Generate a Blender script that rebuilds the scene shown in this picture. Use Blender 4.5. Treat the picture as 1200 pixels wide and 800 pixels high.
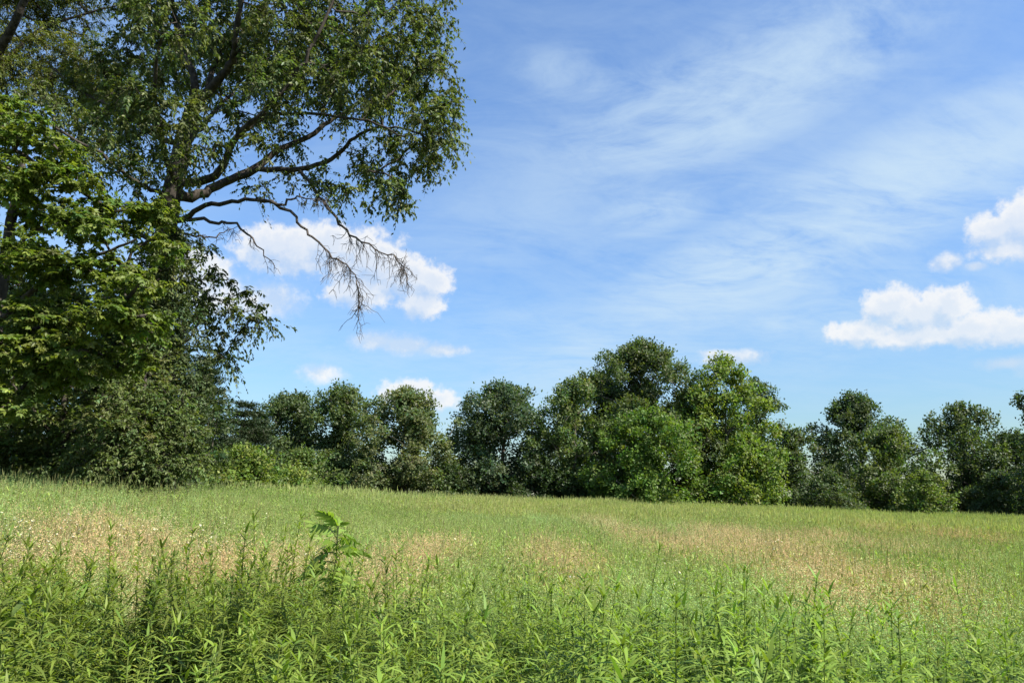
import bpy, math, random
import numpy as np
from mathutils import Vector

# ---------------------------------------------------------------- camera, sky, sun, exposure
scene = bpy.context.scene
for o in list(bpy.data.objects):
    bpy.data.objects.remove(o)
COL = scene.collection
R = math.radians

EYE = 1.75
F_PX = 873.0                       # focal length in photo pixels (1200 wide)
PITCH = math.atan(172.0 / F_PX)    # horizon about 172 px under the middle
cam_d = bpy.data.cameras.new('camera')
cam_d.sensor_width = 36.0
cam_d.lens = 36.0 * F_PX / 1200.0
cam_d.clip_start = 0.05
cam_d.clip_end = 20000.0
cam = bpy.data.objects.new('camera', cam_d)
COL.objects.link(cam)
cam.location = (0, 0, EYE)
cam.rotation_euler = (math.pi / 2 + PITCH, 0, 0)
scene.camera = cam

SUN_AZ = R(120)                    # clockwise from the view direction (+Y): to the right
SUN_EL = R(47)
SUN_DIR = (math.sin(SUN_AZ) * math.cos(SUN_EL), math.cos(SUN_AZ) * math.cos(SUN_EL), math.sin(SUN_EL))
sun_d = bpy.data.lights.new('sun', 'SUN')
sun_d.energy = 5.0
sun_d.angle = R(0.53)
sun_d.color = (1.0, 0.94, 0.84)
sun = bpy.data.objects.new('sun', sun_d)
COL.objects.link(sun)
sun.location = (60, 0, 60)
sun.rotation_euler = Vector(SUN_DIR).to_track_quat('Z', 'Y').to_euler()

scene.view_settings.view_transform = 'Standard'
scene.view_settings.look = 'None'
EXPOSURE = 1.25
scene.view_settings.exposure = EXPOSURE
scene.view_settings.gamma = 1.0
scene.view_settings.use_curve_mapping = False
scene.cycles.max_bounces = 6
scene.cycles.diffuse_bounces = 3
scene.cycles.transmission_bounces = 4
scene.cycles.use_denoising = True

SKY_STRENGTH = 0.085
SKY_TINT = (0.87, 1.05, 1.23, 1)
WHITE = 1.0 / (SKY_STRENGTH * 2 ** EXPOSURE)     # sky value that just reaches white


def px_dir(px, py):
    """direction of a photo pixel in the world (forward component 1 before pitching)"""
    a, b = (px - 600.0) / F_PX, (400.0 - py) / F_PX
    c, s = math.cos(PITCH), math.sin(PITCH)
    return np.array((a, c - b * s, s + b * c))


def at(px, py, Y):
    """the point at forward distance Y that the photo shows at px, py"""
    d = px_dir(px, py)
    d = d * (Y / d[1])
    return np.array((d[0], d[1], EYE + d[2]))


def build_world():
    w = bpy.data.worlds.new('World')
    scene.world = w
    w.use_nodes = True
    nt = w.node_tree
    nt.nodes.clear()
    N, L = nt.nodes, nt.links

    sky = N.new('ShaderNodeTexSky')
    sky.sky_type = 'NISHITA'
    sky.sun_disc = False
    sky.sun_elevation = SUN_EL
    sky.sun_rotation = SUN_AZ
    sky.altitude = 100
    sky.air_density = 1.0
    sky.dust_density = 0.2
    sky.ozone_density = 3.0

    # ---- the cumulus field: heaps at given compass bearings, ragged by noise
    def azel(px, py):
        d = px_dir(px, py)
        d = d / np.linalg.norm(d)
        return math.atan2(d[0], d[1]), math.asin(d[2])
    heaps = []      # px, py, half width px, half height px

    def heap(*ls, thin=0.0):
        for (px, py, a, b) in ls:
            az, el = azel(px, py)
            heaps.append((az, el, a / 950.0, b / 950.0, thin))
    # large bank behind the bare twigs
    heap((330, 292, 66, 34), (385, 290, 62, 38), (432, 308, 70, 44), (478, 326, 56, 36), (508, 330, 28, 28),
         (495, 356, 40, 24), (215, 320, 60, 40), (425, 342, 60, 24))
    heap((250, 345, 60, 30), (310, 352, 56, 26), thin=.3)
    heap((440, 400, 46, 15), (475, 404, 54, 14), (515, 410, 40, 9), thin=.42)                      # thin bar
    heap((376, 437, 34, 15), thin=.5)
    heap((478, 462, 42, 20), (512, 468, 28, 16))                                         # above the round tree
    heap((1048, 356, 34, 24), (1082, 368, 56, 30), (1112, 362, 34, 25), (1140, 384, 55, 24),
         (1010, 388, 42, 18), (1185, 390, 50, 18), (1080, 394, 90, 14))                  # right heap
    heap((1172, 268, 34, 24), (1205, 262, 50, 34), (1240, 270, 60, 36), (1195, 290, 50, 16))
    heap((1108, 308, 20, 13), (1143, 312, 13, 6), thin=.25)
    heap((1185, 425, 36, 10), (1240, 428, 50, 14), thin=.35)
    heap((860, 420, 50, 13), (835, 414, 24, 7), thin=.5)
    g = bpy.data.node_groups.new('cumulus_field', 'ShaderNodeTree')
    g.interface.new_socket('dir', in_out='INPUT', socket_type='NodeSocketVector')
    g.interface.new_socket('field', in_out='OUTPUT', socket_type='NodeSocketFloat')
    g.interface.new_socket('thin', in_out='OUTPUT', socket_type='NodeSocketFloat')
    gi, go = g.nodes.new('NodeGroupInput'), g.nodes.new('NodeGroupOutput')

    def M(tree, op, a, b=None, c=None, clamp=False):
        n = tree.nodes.new('ShaderNodeMath')
        n.operation = op
        n.use_clamp = clamp
        for i, v in enumerate((a, b, c)):
            if v is None:
                continue
            if isinstance(v, (int, float)):
                n.inputs[i].default_value = v
            else:
                tree.links.new(v, n.inputs[i])
        return n.outputs[0]

    def V(tree, op, a, b=None, c=None):
        n = tree.nodes.new('ShaderNodeVectorMath')
        n.operation = op
        for i, v in enumerate((a, b, c)):
            if v is None:
                continue
            if isinstance(v, (tuple, list)):
                n.inputs[i].default_value = v
            else:
                tree.links.new(v, n.inputs[i])
        return n

    def noise(tree, vec, scale, detail=5.0, rough=0.5, dist=0.0, lac=2.0):
        n = tree.nodes.new('ShaderNodeTexNoise')
        n.inputs['Scale'].default_value = scale
        n.inputs['Detail'].default_value = detail
        n.inputs['Roughness'].default_value = rough
        n.inputs['Distortion'].default_value = dist
        n.inputs['Lacunarity'].default_value = lac
        tree.links.new(vec, n.inputs['Vector'])
        return n.outputs['Fac']

    d = V(g, 'NORMALIZE', gi.outputs[0]).outputs[0]
    sp = g.nodes.new('ShaderNodeSeparateXYZ')
    g.links.new(d, sp.inputs[0])
    az = M(g, 'ARCTAN2', sp.outputs[0], sp.outputs[1])
    el = M(g, 'ARCSINE', sp.outputs[2])
    cb = g.nodes.new('ShaderNodeCombineXYZ')
    g.links.new(az, cb.inputs[0])
    g.links.new(el, cb.inputs[1])
    m, m2 = None, None
    for (a0, e0, wa, he, thin_) in heaps:
        v = V(g, 'MULTIPLY_ADD', cb.outputs[0], (1 / wa, 1 / he, 0), (-a0 / wa, -e0 / he, 0))
        ln = V(g, 'LENGTH', v.outputs[0]).outputs['Value']
        if thin_:
            m2 = ln if m2 is None else M(g, 'SMOOTH_MIN', m2, ln, 0.3)
            continue
        m = ln if m is None else M(g, 'SMOOTH_MIN', m, ln, 0.25)
    n1 = noise(g, d, 30.0, 3.0, 0.5)
    n2 = noise(g, d, 85.0, 6.0, 0.62)
    nn = M(g, 'ADD', M(g, 'MULTIPLY', M(g, 'SUBTRACT', n1, 0.5), 1.15), M(g, 'MULTIPLY', M(g, 'SUBTRACT', n2, 0.5), 1.0))
    fld = M(g, 'ADD', M(g, 'SUBTRACT', 1.0, m), nn)
    g.links.new(fld, go.inputs[0])
    g.links.new(M(g, 'ADD', M(g, 'SUBTRACT', 1.0, m2), M(g, 'MULTIPLY', nn, 0.8)), go.inputs[1])

    tc = N.new('ShaderNodeTexCoord')
    dirv = tc.outputs['Generated']

    def field(vec):
        n = N.new('ShaderNodeGroup')
        n.node_tree = g
        L.new(vec, n.inputs[0])
        return n.outputs
    f0, f0t = field(dirv)[0:2]
    f1 = field(V(nt, 'ADD', dirv, tuple(0.020 * np.array((0.55, 0.0, 0.83)))).outputs[0])[0]

    def ramp(val, lo, hi, a=0.0, b=1.0):
        n = N.new('ShaderNodeMapRange')
        n.interpolation_type = 'SMOOTHSTEP'
        L.new(val, n.inputs['Value'])
        n.inputs['From Min'].default_value = lo
        n.inputs['From Max'].default_value = hi
        n.inputs['To Min'].default_value = a
        n.inputs['To Max'].default_value = b
        return n.outputs['Result']
    cover = M(nt, 'MAXIMUM', ramp(f0, -0.12, 0.42), ramp(f0t, -0.15, 0.75, 0.0, 1.0))
    lit = ramp(M(nt, 'SUBTRACT', f0, f1), -0.65, 0.35)
    rim = ramp(f0, 0.9, 0.2)
    lit = M(nt, 'ADD', M(nt, 'MULTIPLY', lit, 0.7), M(nt, 'MULTIPLY', rim, 0.3), clamp=True)

    def mixc(fac, a, b):
        n = N.new('ShaderNodeMix')
        n.data_type = 'RGBA'
        L.new(fac, n.inputs['Factor'])
        for key, v in (('A', a), ('B', b)):
            if isinstance(v, tuple):
                n.inputs[key].default_value = tuple(c * WHITE for c in v) + (1,)
            else:
                L.new(v, n.inputs[key])
        return n.outputs['Result']
    SHADE, LIT, VEIL = (.58, .70, .86), (.97, .97, .97), (.64, .81, .95)
    ccol = mixc(lit, SHADE, LIT)
    cover = M(nt, 'MULTIPLY', cover, M(nt, 'ADD', M(nt, 'MULTIPLY', lit, 0.55), 0.45))

    # ---- cirrus: thin streaked veils on a high layer
    sp2 = N.new('ShaderNodeSeparateXYZ')
    L.new(dirv, sp2.inputs[0])
    den = M(nt, 'ADD', M(nt, 'MAXIMUM', sp2.outputs[2], 0.0), 0.22)
    cx = M(nt, 'DIVIDE', sp2.outputs[0], den)
    cy = M(nt, 'DIVIDE', sp2.outputs[1], den)
    pl = N.new('ShaderNodeCombineXYZ')
    L.new(cx, pl.inputs[0])
    L.new(cy, pl.inputs[1])
    mp = N.new('ShaderNodeMapping')
    L.new(pl.outputs[0], mp.inputs['Vector'])
    mp.inputs['Rotation'].default_value = (0, 0, R(-30))
    mp.inputs['Scale'].default_value = (1.0, 1.9, 1.0)
    mp.inputs['Location'].default_value = (3.1, 1.7, 0)
    streak = noise(nt, mp.outputs[0], 1.6, 9.0, 0.66, 1.2)
    fine = noise(nt, mp.outputs[0], 6.0, 7.0, 0.65, 0.8)
    va = M(nt, 'ARCTAN2', sp2.outputs[0], sp2.outputs[1])
    ve = M(nt, 'ARCSINE', sp2.outputs[2])
    vb = N.new('ShaderNodeCombineXYZ')
    L.new(va, vb.inputs[0])
    L.new(ve, vb.inputs[1])
    vm = None
    for (px, py, a, b, rot, amt) in [(930, 290, 300, 72, 17, 1.15), (1080, 205, 290, 74, 8, .85), (860, 110, 300, 86, 14, .95), (770, 245, 120, 40, 8, .7),
                                     (690, 95, 130, 46, -8, .6), (960, 60, 190, 60, 20, .7), (1150, 130, 200, 40, 4, .5), (690, 405, 70, 18, 6, .6),
                                     (915, 378, 70, 22, 0, .6), (900, 340, 120, 40, 10, .6)]:
        a0, e0 = azel(px, py)
        mm = N.new('ShaderNodeMapping')
        mm.vector_type = 'TEXTURE'
        L.new(vb.outputs[0], mm.inputs['Vector'])
        mm.inputs['Location'].default_value = (a0, e0, 0)
        mm.inputs['Rotation'].default_value = (0, 0, R(rot))
        mm.inputs['Scale'].default_value = (a / 950, b / 950, 1)
        ln = V(nt, 'LENGTH', mm.outputs[0]).outputs['Value']
        q = ramp(ln, 1.35, 0.0, 0.0, amt)
        vm = q if vm is None else M(nt, 'SMOOTH_MAX', vm, q, 0.2)
    wide = ramp(noise(nt, pl.outputs[0], 0.55, 2.0, 0.5), 0.36, 0.75, 0.0, 0.65)
    sfac = ramp(M(nt, 'ADD', M(nt, 'MULTIPLY', streak, 0.65), M(nt, 'MULTIPLY', fine, 0.35)), 0.26, 0.72)
    up = ramp(sp2.outputs[2], 0.0, 0.12)
    thin = M(nt, 'MULTIPLY', M(nt, 'MULTIPLY', sfac, 1.55), up)

    def shader(amount, cov, cc):
        x_ = M(nt, 'MULTIPLY', amount, thin)
        c = mixc(M(nt, 'DIVIDE', x_, M(nt, 'ADD', M(nt, 'MULTIPLY', x_, 0.66), 0.62)), skyc, VEIL)
        c = mixc(cov, c, cc)
        bg = N.new('ShaderNodeBackground')
        bg.inputs['Strength'].default_value = SKY_STRENGTH
        L.new(c, bg.inputs['Color'])
        return bg.outputs[0]
    sk = N.new('ShaderNodeMix')
    sk.data_type = 'RGBA'
    sk.blend_type = 'MULTIPLY'
    sk.inputs['Factor'].default_value = 1
    sk.inputs['B'].default_value = SKY_TINT
    L.new(sky.outputs[0], sk.inputs['A'])
    # sky colour scaled down towards the horizon to flatten the model's bright gradient
    low = M(nt, 'POWER', M(nt, 'SUBTRACT', 1.0, M(nt, 'MAXIMUM', sp2.outputs[2], 0.0)), 4.0)
    k3 = V(nt, 'SCALE', (-.52, -.545, -.63))
    L.new(low, k3.inputs['Scale'])
    sv = V(nt, 'MULTIPLY', sk.outputs['Result'], V(nt, 'ADD', k3.outputs[0], (1, 1, 1)).outputs[0])
    skyc = sv.outputs[0]
    front = shader(M(nt, 'MAXIMUM', vm, wide), M(nt, 'MULTIPLY', cover, 0.94), ccol)
    # round the rest of the horizon: the same fair-weather heaps, from noise alone
    st = V(nt, 'MULTIPLY', dirv, (1, 1, 2.2)).outputs[0]
    gf = M(nt, 'ADD', noise(nt, st, 4.0, 2.0, 0.5), M(nt, 'MULTIPLY', noise(nt, st, 16.0, 5.0, 0.6), 0.35))
    band = M(nt, 'MULTIPLY', ramp(sp2.outputs[2], 0.05, 0.14), ramp(sp2.outputs[2], 0.5, 0.3))
    gc = M(nt, 'MULTIPLY', ramp(gf, 0.72, 0.82), M(nt, 'MULTIPLY', band, 0.94))
    rest = shader(wide, gc, mixc(ramp(gf, 0.95, 0.72), SHADE, LIT))
    inside = M(nt, 'MULTIPLY', M(nt, 'LESS_THAN', M(nt, 'ABSOLUTE', va), R(50)), M(nt, 'LESS_THAN', M(nt, 'ABSOLUTE', ve), R(46)))
    ms = N.new('ShaderNodeMixShader')
    L.new(inside, ms.inputs['Fac'])
    L.new(rest, ms.inputs[1])
    L.new(front, ms.inputs[2])
    out = N.new('ShaderNodeOutputWorld')
    L.new(ms.outputs[0], out.inputs['Surface'])
    w.cycles.sampling_method = 'MANUAL'
    w.cycles.sample_map_resolution = 512


build_world()

# ---------------------------------------------------------------- helpers


def tag(o, label=None, cat=None, group=None, kind=None):
    if label:
        o['label'] = label
    if cat:
        o['category'] = cat
    if group:
        o['group'] = group
    if kind:
        o['kind'] = kind
    return o


def empty(name, loc, rz=0.0):
    o = bpy.data.objects.new(name, None)
    o.empty_display_size = 0.3
    o.location = loc
    o.rotation_euler = (0, 0, rz)
    COL.objects.link(o)
    return o


def make_mesh(name, verts, tris=None, quads=None, cols=None, smooth=False):
    me = bpy.data.meshes.new(name)
    verts = np.asarray(verts, np.float32)
    nt = 0 if tris is None else len(tris)
    nq = 0 if quads is None else len(quads)
    me.vertices.add(len(verts))
    me.vertices.foreach_set('co', verts.ravel())
    idx = []
    if nt:
        idx.append(np.asarray(tris, np.int32).ravel())
    if nq:
        idx.append(np.asarray(quads, np.int32).ravel())
    idx = np.concatenate(idx)
    me.loops.add(len(idx))
    me.loops.foreach_set('vertex_index', idx)
    me.polygons.add(nt + nq)
    st = np.concatenate([np.arange(nt) * 3, nt * 3 + np.arange(nq) * 4]).astype(np.int32)
    me.polygons.foreach_set('loop_start', st)
    if smooth:
        me.polygons.foreach_set('use_smooth', np.ones(nt + nq, bool))
    if cols is not None:
        ca = me.color_attributes.new('tint', 'FLOAT_COLOR', 'POINT')
        c4 = np.ones((len(verts), 4), np.float32)
        c4[:, :3] = cols
        ca.data.foreach_set('color', c4.ravel())
    me.update(calc_edges=True)
    return me


def link(name, me, mat, parent=None, kind=None):
    o = bpy.data.objects.new(name, me)
    if mat is not None and len(me.materials) == 0:
        me.materials.append(mat)
    if parent is not None:
        o.parent = parent
    if kind:
        o['kind'] = kind
    COL.objects.link(o)
    return o


class Acc:
    """collects vertices, triangles, quads and colours of one mesh"""

    def __init__(s):
        s.v, s.t, s.q, s.c, s.n = [], [], [], [], 0

    def add(s, v, t=None, q=None, c=None):
        v = np.asarray(v, np.float32).reshape(-1, 3)
        if t is not None and len(t):
            s.t.append(np.asarray(t, np.int64).reshape(-1, 3) + s.n)
        if q is not None and len(q):
            s.q.append(np.asarray(q, np.int64).reshape(-1, 4) + s.n)
        if c is None:
            c = (1, 1, 1)
        c = np.asarray(c, np.float32)
        if c.ndim == 1:
            c = np.tile(c, (len(v), 1))
        s.c.append(c)
        s.v.append(v)
        s.n += len(v)

    def mesh(s, name, smooth=False):
        return make_mesh(name, np.concatenate(s.v), np.concatenate(s.t) if s.t else None, np.concatenate(s.q) if s.q else None, np.concatenate(s.c), smooth)


def unit(a):
    return a / np.maximum(np.linalg.norm(a, axis=-1, keepdims=True), 1e-9)


def leaves_geo(P, A, Nn, Ln, Wd, fold, col):
    """folded diamond leaves: P base points, A axes, Nn rough normals"""
    n = len(P)
    A = unit(A)
    S = unit(np.cross(A, Nn))
    U = np.cross(S, A)
    Ln = np.broadcast_to(Ln, (n,))[:, None]
    Wd = np.broadcast_to(Wd, (n,))[:, None]
    mid = P + A * Ln * 0.42
    v = np.empty((n, 4, 3))
    v[:, 0] = P
    v[:, 1] = mid + S * Wd * 0.5 + U * Wd * fold
    v[:, 2] = P + A * Ln - U * Ln * 0.06
    v[:, 3] = mid - S * Wd * 0.5 + U * Wd * fold
    b = np.arange(n)[:, None] * 4
    t = np.concatenate([b + np.array([[0, 1, 2]]), b + np.array([[0, 2, 3]])], 0)
    return v.reshape(-1, 3), t, np.repeat(col, 4, axis=0)


def blades_geo(P, A, bend, Ln, Wd, col, seg=3, taper=1.0, face=None):
    """long curved leaves: base P, start direction A, bend added quadratically"""
    n = len(P)
    A = unit(A)
    side = unit(np.cross(A, face if face is not None else bend + np.array((0.013, 0.021, 0.007))))
    Ln = np.broadcast_to(Ln, (n,))[:, None]
    Wd = np.broadcast_to(Wd, (n,))[:, None]
    rows = []
    for k in range(seg + 1):
        t = k / seg
        c = P + A * Ln * t + bend * Ln * t * t
        if k == seg:
            rows.append(c[:, None, :])
        else:
            w = Wd * (0.5 * (1 - t ** 1.6 * taper) if taper >= 1 else 0.5)
            if k == 0:
                w = w * 0.55
            rows.append(np.stack([c - side * w, c + side * w], 1))
    v = np.concatenate(rows, 1)
    m = 2 * seg + 1
    b = np.arange(n)[:, None] * m
    q = [b + np.array([[2 * k, 2 * k + 1, 2 * k + 3, 2 * k + 2]]) for k in range(seg - 1)]
    t = b + np.array([[2 * seg - 2, 2 * seg - 1, 2 * seg]])
    return v.reshape(-1, 3), t, np.concatenate(q, 0) if q else None, np.repeat(col, m, axis=0)


def frustums(P0, P1, T0, T1, r0, r1, sides):
    n = len(P0)
    ref = np.array((0.31, 0.87, 0.38))

    def ring(P, T, r):
        T = unit(T)
        u = unit(np.cross(T, ref))
        w = np.cross(T, u)
        a = np.arange(sides) * 2 * math.pi / sides
        return P[:, None] + r[:, None, None] * (u[:, None] * np.cos(a)[None, :, None] + w[:, None] * np.sin(a)[None, :, None])
    v = np.concatenate([ring(P0, T0, r0), ring(P1, T1, r1)], 1)
    b = np.arange(n)[:, None] * (2 * sides)
    q = [b + np.array([[k, (k + 1) % sides, sides + (k + 1) % sides, sides + k]]) for k in range(sides)]
    return v.reshape(-1, 3), np.concatenate(q, 0)


# ---------------------------------------------------------------- materials


def leaf_material(name, trans=0.38, rough=0.5, spec=0.35, instanced=False, tcol=(1.25, 1.35, 0.45)):
    m = bpy.data.materials.new(name)
    m.use_nodes = True
    nt = m.node_tree
    nt.nodes.clear()
    N, L = nt.nodes, nt.links
    a = N.new('ShaderNodeAttribute')
    a.attribute_name = 'tint'
    col = a.outputs['Color']
    if instanced:
        b = N.new('ShaderNodeAttribute')
        b.attribute_type = 'INSTANCER'
        b.attribute_name = 'itint'
        mx = N.new('ShaderNodeMix')
        mx.data_type = 'RGBA'
        mx.blend_type = 'MULTIPLY'
        mx.inputs['Factor'].default_value = 1
        L.new(col, mx.inputs['A'])
        L.new(b.outputs['Color'], mx.inputs['B'])
        col = mx.outputs['Result']
    p = N.new('ShaderNodeBsdfPrincipled')
    L.new(col, p.inputs['Base Color'])
    p.inputs['Roughness'].default_value = rough
    p.inputs['Specular IOR Level'].default_value = spec
    tm = N.new('ShaderNodeMix')
    tm.data_type = 'RGBA'
    tm.blend_type = 'MULTIPLY'
    tm.inputs['Factor'].default_value = 1
    L.new(col, tm.inputs['A'])
    tm.inputs['B'].default_value = (*tcol, 1)
    t = N.new('ShaderNodeBsdfTranslucent')
    L.new(tm.outputs['Result'], t.inputs['Color'])
    mix = N.new('ShaderNodeMixShader')
    mix.inputs['Fac'].default_value = trans
    L.new(p.outputs[0], mix.inputs[1])
    L.new(t.outputs[0], mix.inputs[2])
    o = N.new('ShaderNodeOutputMaterial')
    L.new(mix.outputs[0], o.inputs['Surface'])
    return m


def bark_material(name, c0, c1, scale=9.0):
    m = bpy.data.materials.new(name)
    m.use_nodes = True
    nt = m.node_tree
    N, L = nt.nodes, nt.links
    p = N['Principled BSDF']
    p.inputs['Roughness'].default_value = 0.9
    p.inputs['Specular IOR Level'].default_value = 0.15
    tc = N.new('ShaderNodeTexCoord')
    mp = N.new('ShaderNodeMapping')
    mp.inputs['Scale'].default_value = (1, 1, 0.25)
    L.new(tc.outputs['Object'], mp.inputs[0])
    n = N.new('ShaderNodeTexNoise')
    n.inputs['Scale'].default_value = scale
    n.inputs['Detail'].default_value = 6
    L.new(mp.outputs[0], n.inputs['Vector'])
    r = N.new('ShaderNodeValToRGB')
    r.color_ramp.elements[0].position = 0.35
    r.color_ramp.elements[1].position = 0.68
    r.color_ramp.elements[0].color = (*c0, 1)
    r.color_ramp.elements[1].color = (*c1, 1)
    L.new(n.outputs['Fac'], r.inputs['Fac'])
    L.new(r.outputs['Color'], p.inputs['Base Color'])
    b = N.new('ShaderNodeBump')
    b.inputs['Strength'].default_value = 0.8
    b.inputs['Distance'].default_value = 0.04
    L.new(n.outputs['Fac'], b.inputs['Height'])
    L.new(b.outputs[0], p.inputs['Normal'])
    return m


M_LEAF = leaf_material('leaf', 0.44, 0.5, 0.32)
M_NEEDLE = leaf_material('needle', 0.15, 0.6, 0.3)
M_MEADOW = leaf_material('meadow_leaf', 0.40, 0.55, 0.28, instanced=True)
M_WEED = leaf_material('weed_leaf', 0.38, 0.5, 0.3)
M_STRAW = leaf_material('straw', 0.35, 0.7, 0.2, instanced=True, tcol=(1.1, 1.0, 0.8))
M_BARK = bark_material('bark', (0.022, 0.019, 0.016), (0.080, 0.068, 0.056))
M_BARK_FAR = bark_material('bark_far', (0.05, 0.043, 0.035), (0.16, 0.14, 0.115), 4.0)
M_TWIG = bark_material('dead_twig', (0.04, 0.034, 0.03), (0.12, 0.10, 0.085), 30.0)

# ---------------------------------------------------------------- terrain


def ground_z(x, y):
    x = np.asarray(x, float)
    y = np.asarray(y, float)
    xs = 70 * np.tanh(x / 70)
    z = -0.040 * xs
    lf = np.maximum(0, -x - 2.5)
    z = z + 0.094 * 9 * np.tanh(lf / 9)
    z = z + 0.10 * np.sin(x * 0.21 + 1.3) * np.sin(y * 0.17 + 0.4) * np.clip(y / 25, 0, 1)
    far = np.maximum(0, y - 88)
    z = z - 0.045 * far * (far / (far + 25))
    return z


def build_ground():
    xs = np.concatenate([-np.geomspace(3000, 62, 22), np.linspace(-60, 60, 81), np.geomspace(62, 3000, 22)])
    ys = np.concatenate([np.linspace(-60, -4, 12), np.linspace(-2, 100, 69), np.geomspace(104, 4000, 24)])
    X, Y = np.meshgrid(xs, ys)
    Z = ground_z(X, Y)
    v = np.stack([X, Y, Z], -1).reshape(-1, 3)
    nx, ny = len(xs), len(ys)
    i = (np.arange(ny - 1)[:, None] * nx + np.arange(nx - 1)[None, :]).ravel()
    q = np.stack([i, i + 1, i + 1 + nx, i + nx], 1)
    me = make_mesh('ground', v, None, q, None, True)
    m = bpy.data.materials.new('meadow_soil')
    m.use_nodes = True
    N, L = m.node_tree.nodes, m.node_tree.links
    p = N['Principled BSDF']
    p.inputs['Roughness'].default_value = 0.95
    p.inputs['Specular IOR Level'].default_value = 0.1
    tc = N.new('ShaderNodeTexCoord')
    n = N.new('ShaderNodeTexNoise')
    n.inputs['Scale'].default_value = 1.7
    n.inputs['Detail'].default_value = 9
    L.new(tc.outputs['Object'], n.inputs['Vector'])
    r = N.new('ShaderNodeValToRGB')
    e = r.color_ramp.elements
    e[0].position, e[0].color = 0.3, (0.035, 0.045, 0.014, 1)
    e[1].position, e[1].color = 0.7, (0.085, 0.10, 0.032, 1)
    L.new(n.outputs['Fac'], r.inputs['Fac'])
    L.new(r.outputs['Color'], p.inputs['Base Color'])
    o = link('ground', me, m)
    tag(o, kind='structure', label='gently sloping ground under the meadow')


build_ground()

# ---------------------------------------------------------------- trees


class Skeleton:
    def __init__(s):
        s.P, s.par = [], []

    def path(s, pts, start=-1):
        """append a polyline; returns the last index"""
        last = start
        for p in pts:
            s.P.append(np.asarray(p, float))
            s.par.append(last)
            last = len(s.P) - 1
        return last

    def attach(s, tips, rng, step=0.5, sag=0.08, lift=0.5, wob=0.06, mind=0):
        """grow a branch to each tip from the best node of the present skeleton; returns end indices"""
        cap = len(s.P) + 40 * len(tips) + 10
        A = np.empty((cap, 3))
        n = len(s.P)
        A[:n] = s.P
        ends = []
        for t in tips:
            d = t - A[mind:n]
            dist = np.linalg.norm(d, axis=1)
            cost = dist + lift * np.maximum(0, -(d[:, 2]) + 0.25 * dist)
            j = int(np.argmin(cost)) + mind
            L = dist[j - mind]
            k = max(1, min(30, int(math.ceil(L / step))))
            p0 = A[j].copy()
            last = j
            for i in range(1, k + 1):
                f = i / k
                q = p0 + (t - p0) * f
                q[2] += sag * L * math.sin(math.pi * f)
                if i < k:
                    q = q + rng.normal(0, wob, 3) * min(1.0, L)
                s.P.append(q)
                s.par.append(last)
                last = len(s.P) - 1
                A[n] = q
                n += 1
            ends.append(last)
        return ends

    def radii(s, r_tip, r_base, expo=2.3):
        n = len(s.P)
        w = np.zeros(n)
        ch = np.zeros(n, int)
        for i, p in enumerate(s.par):
            if p >= 0:
                ch[p] += 1
        for i in range(n - 1, -1, -1):
            if w[i] == 0:
                w[i] = 1.0
            if s.par[i] >= 0:
                w[s.par[i]] += w[i]
        # count of tips feeding each node
        w = np.zeros(n)
        for i in range(n - 1, -1, -1):
            if ch[i] == 0:
                w[i] = 1.0
            if s.par[i] >= 0:
                w[s.par[i]] += w[i]
        r = r_tip * w ** (1 / expo)
        r = r_tip + (r - r_tip) * ((r_base - r_tip) / max(1e-6, r.max() - r_tip))
        return r

    def geo(s, r, sides, sel=None, flare=None):
        P = np.array(s.P)
        par = np.array(s.par)
        n = len(P)
        main = -np.ones(n, int)
        for i in range(n):
            p = par[i]
            if p >= 0 and (main[p] < 0 or r[i] > r[main[p]]):
                main[p] = i
        T = np.zeros((n, 3))
        has = par >= 0
        T[has] = unit(P[has] - P[par[has]])
        T[~has] = (0, 0, 1)
        Tn = T.copy()
        mk = main >= 0
        Tn[mk] = unit(T[mk] + unit(P[main[mk]] - P[np.where(mk)[0]]))
        e = np.where(has if sel is None else has & sel)[0]
        pe = par[e]
        ism = main[pe] == e
        T0 = np.where(ism[:, None], Tn[pe], T[e])
        r0 = np.where(ism, r[pe], np.minimum(r[pe], r[e] * 1.25))
        return frustums(P[pe], P[e], T0, Tn[e], r0, r[e], sides)


def lobes_auto(rng, W, D, z0, z1, n, shape='round', size=0.30):
    """leafy masses set on the outside of a crown of width W, depth D between heights z0 and z1, and a few inside"""
    out = []
    H = z1 - z0
    ph = rng.uniform(0, 6.28, 6)
    for k in range(n):
        t = (k + rng.uniform(0, 1)) / n
        if shape == 'round':
            prof = math.sqrt(max(0.0, 1 - (1.75 * t - 0.75) ** 2))
        elif shape == 'upright':
            prof = 0.80 * math.sqrt(max(0.02, 1 - (1.75 * t - 0.75) ** 2)) + 0.1
        else:
            prof = math.sqrt(max(0.05, 1 - t * t))
        a = k * 2.39996 + rng.uniform(-.5, .5)
        prof *= 1 + .20 * math.sin(2 * a + ph[0] + 3 * t) + .16 * math.sin(3 * a + ph[1] - 5 * t)
        inner = rng.uniform() < .25
        s = size * rng.uniform(0.42, 1.0) * (1.0 - .25 * t)
        rad = (rng.uniform(.0, .5) if inner else rng.uniform(.85, 1.15)) * prof * .5
        rx = s * W * .5
        cx = math.cos(a) * max(0, rad * W - rx * .6)
        cy = math.sin(a) * max(0, rad * D - rx * .6)
        rz = rx * rng.uniform(.62, .95)
        cz = z0 + t * H - rz * .6
        cz = max(cz, z0 + rz * .4)
        out.append((cx, cy, cz, rx, rx, rz))
    return out


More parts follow.
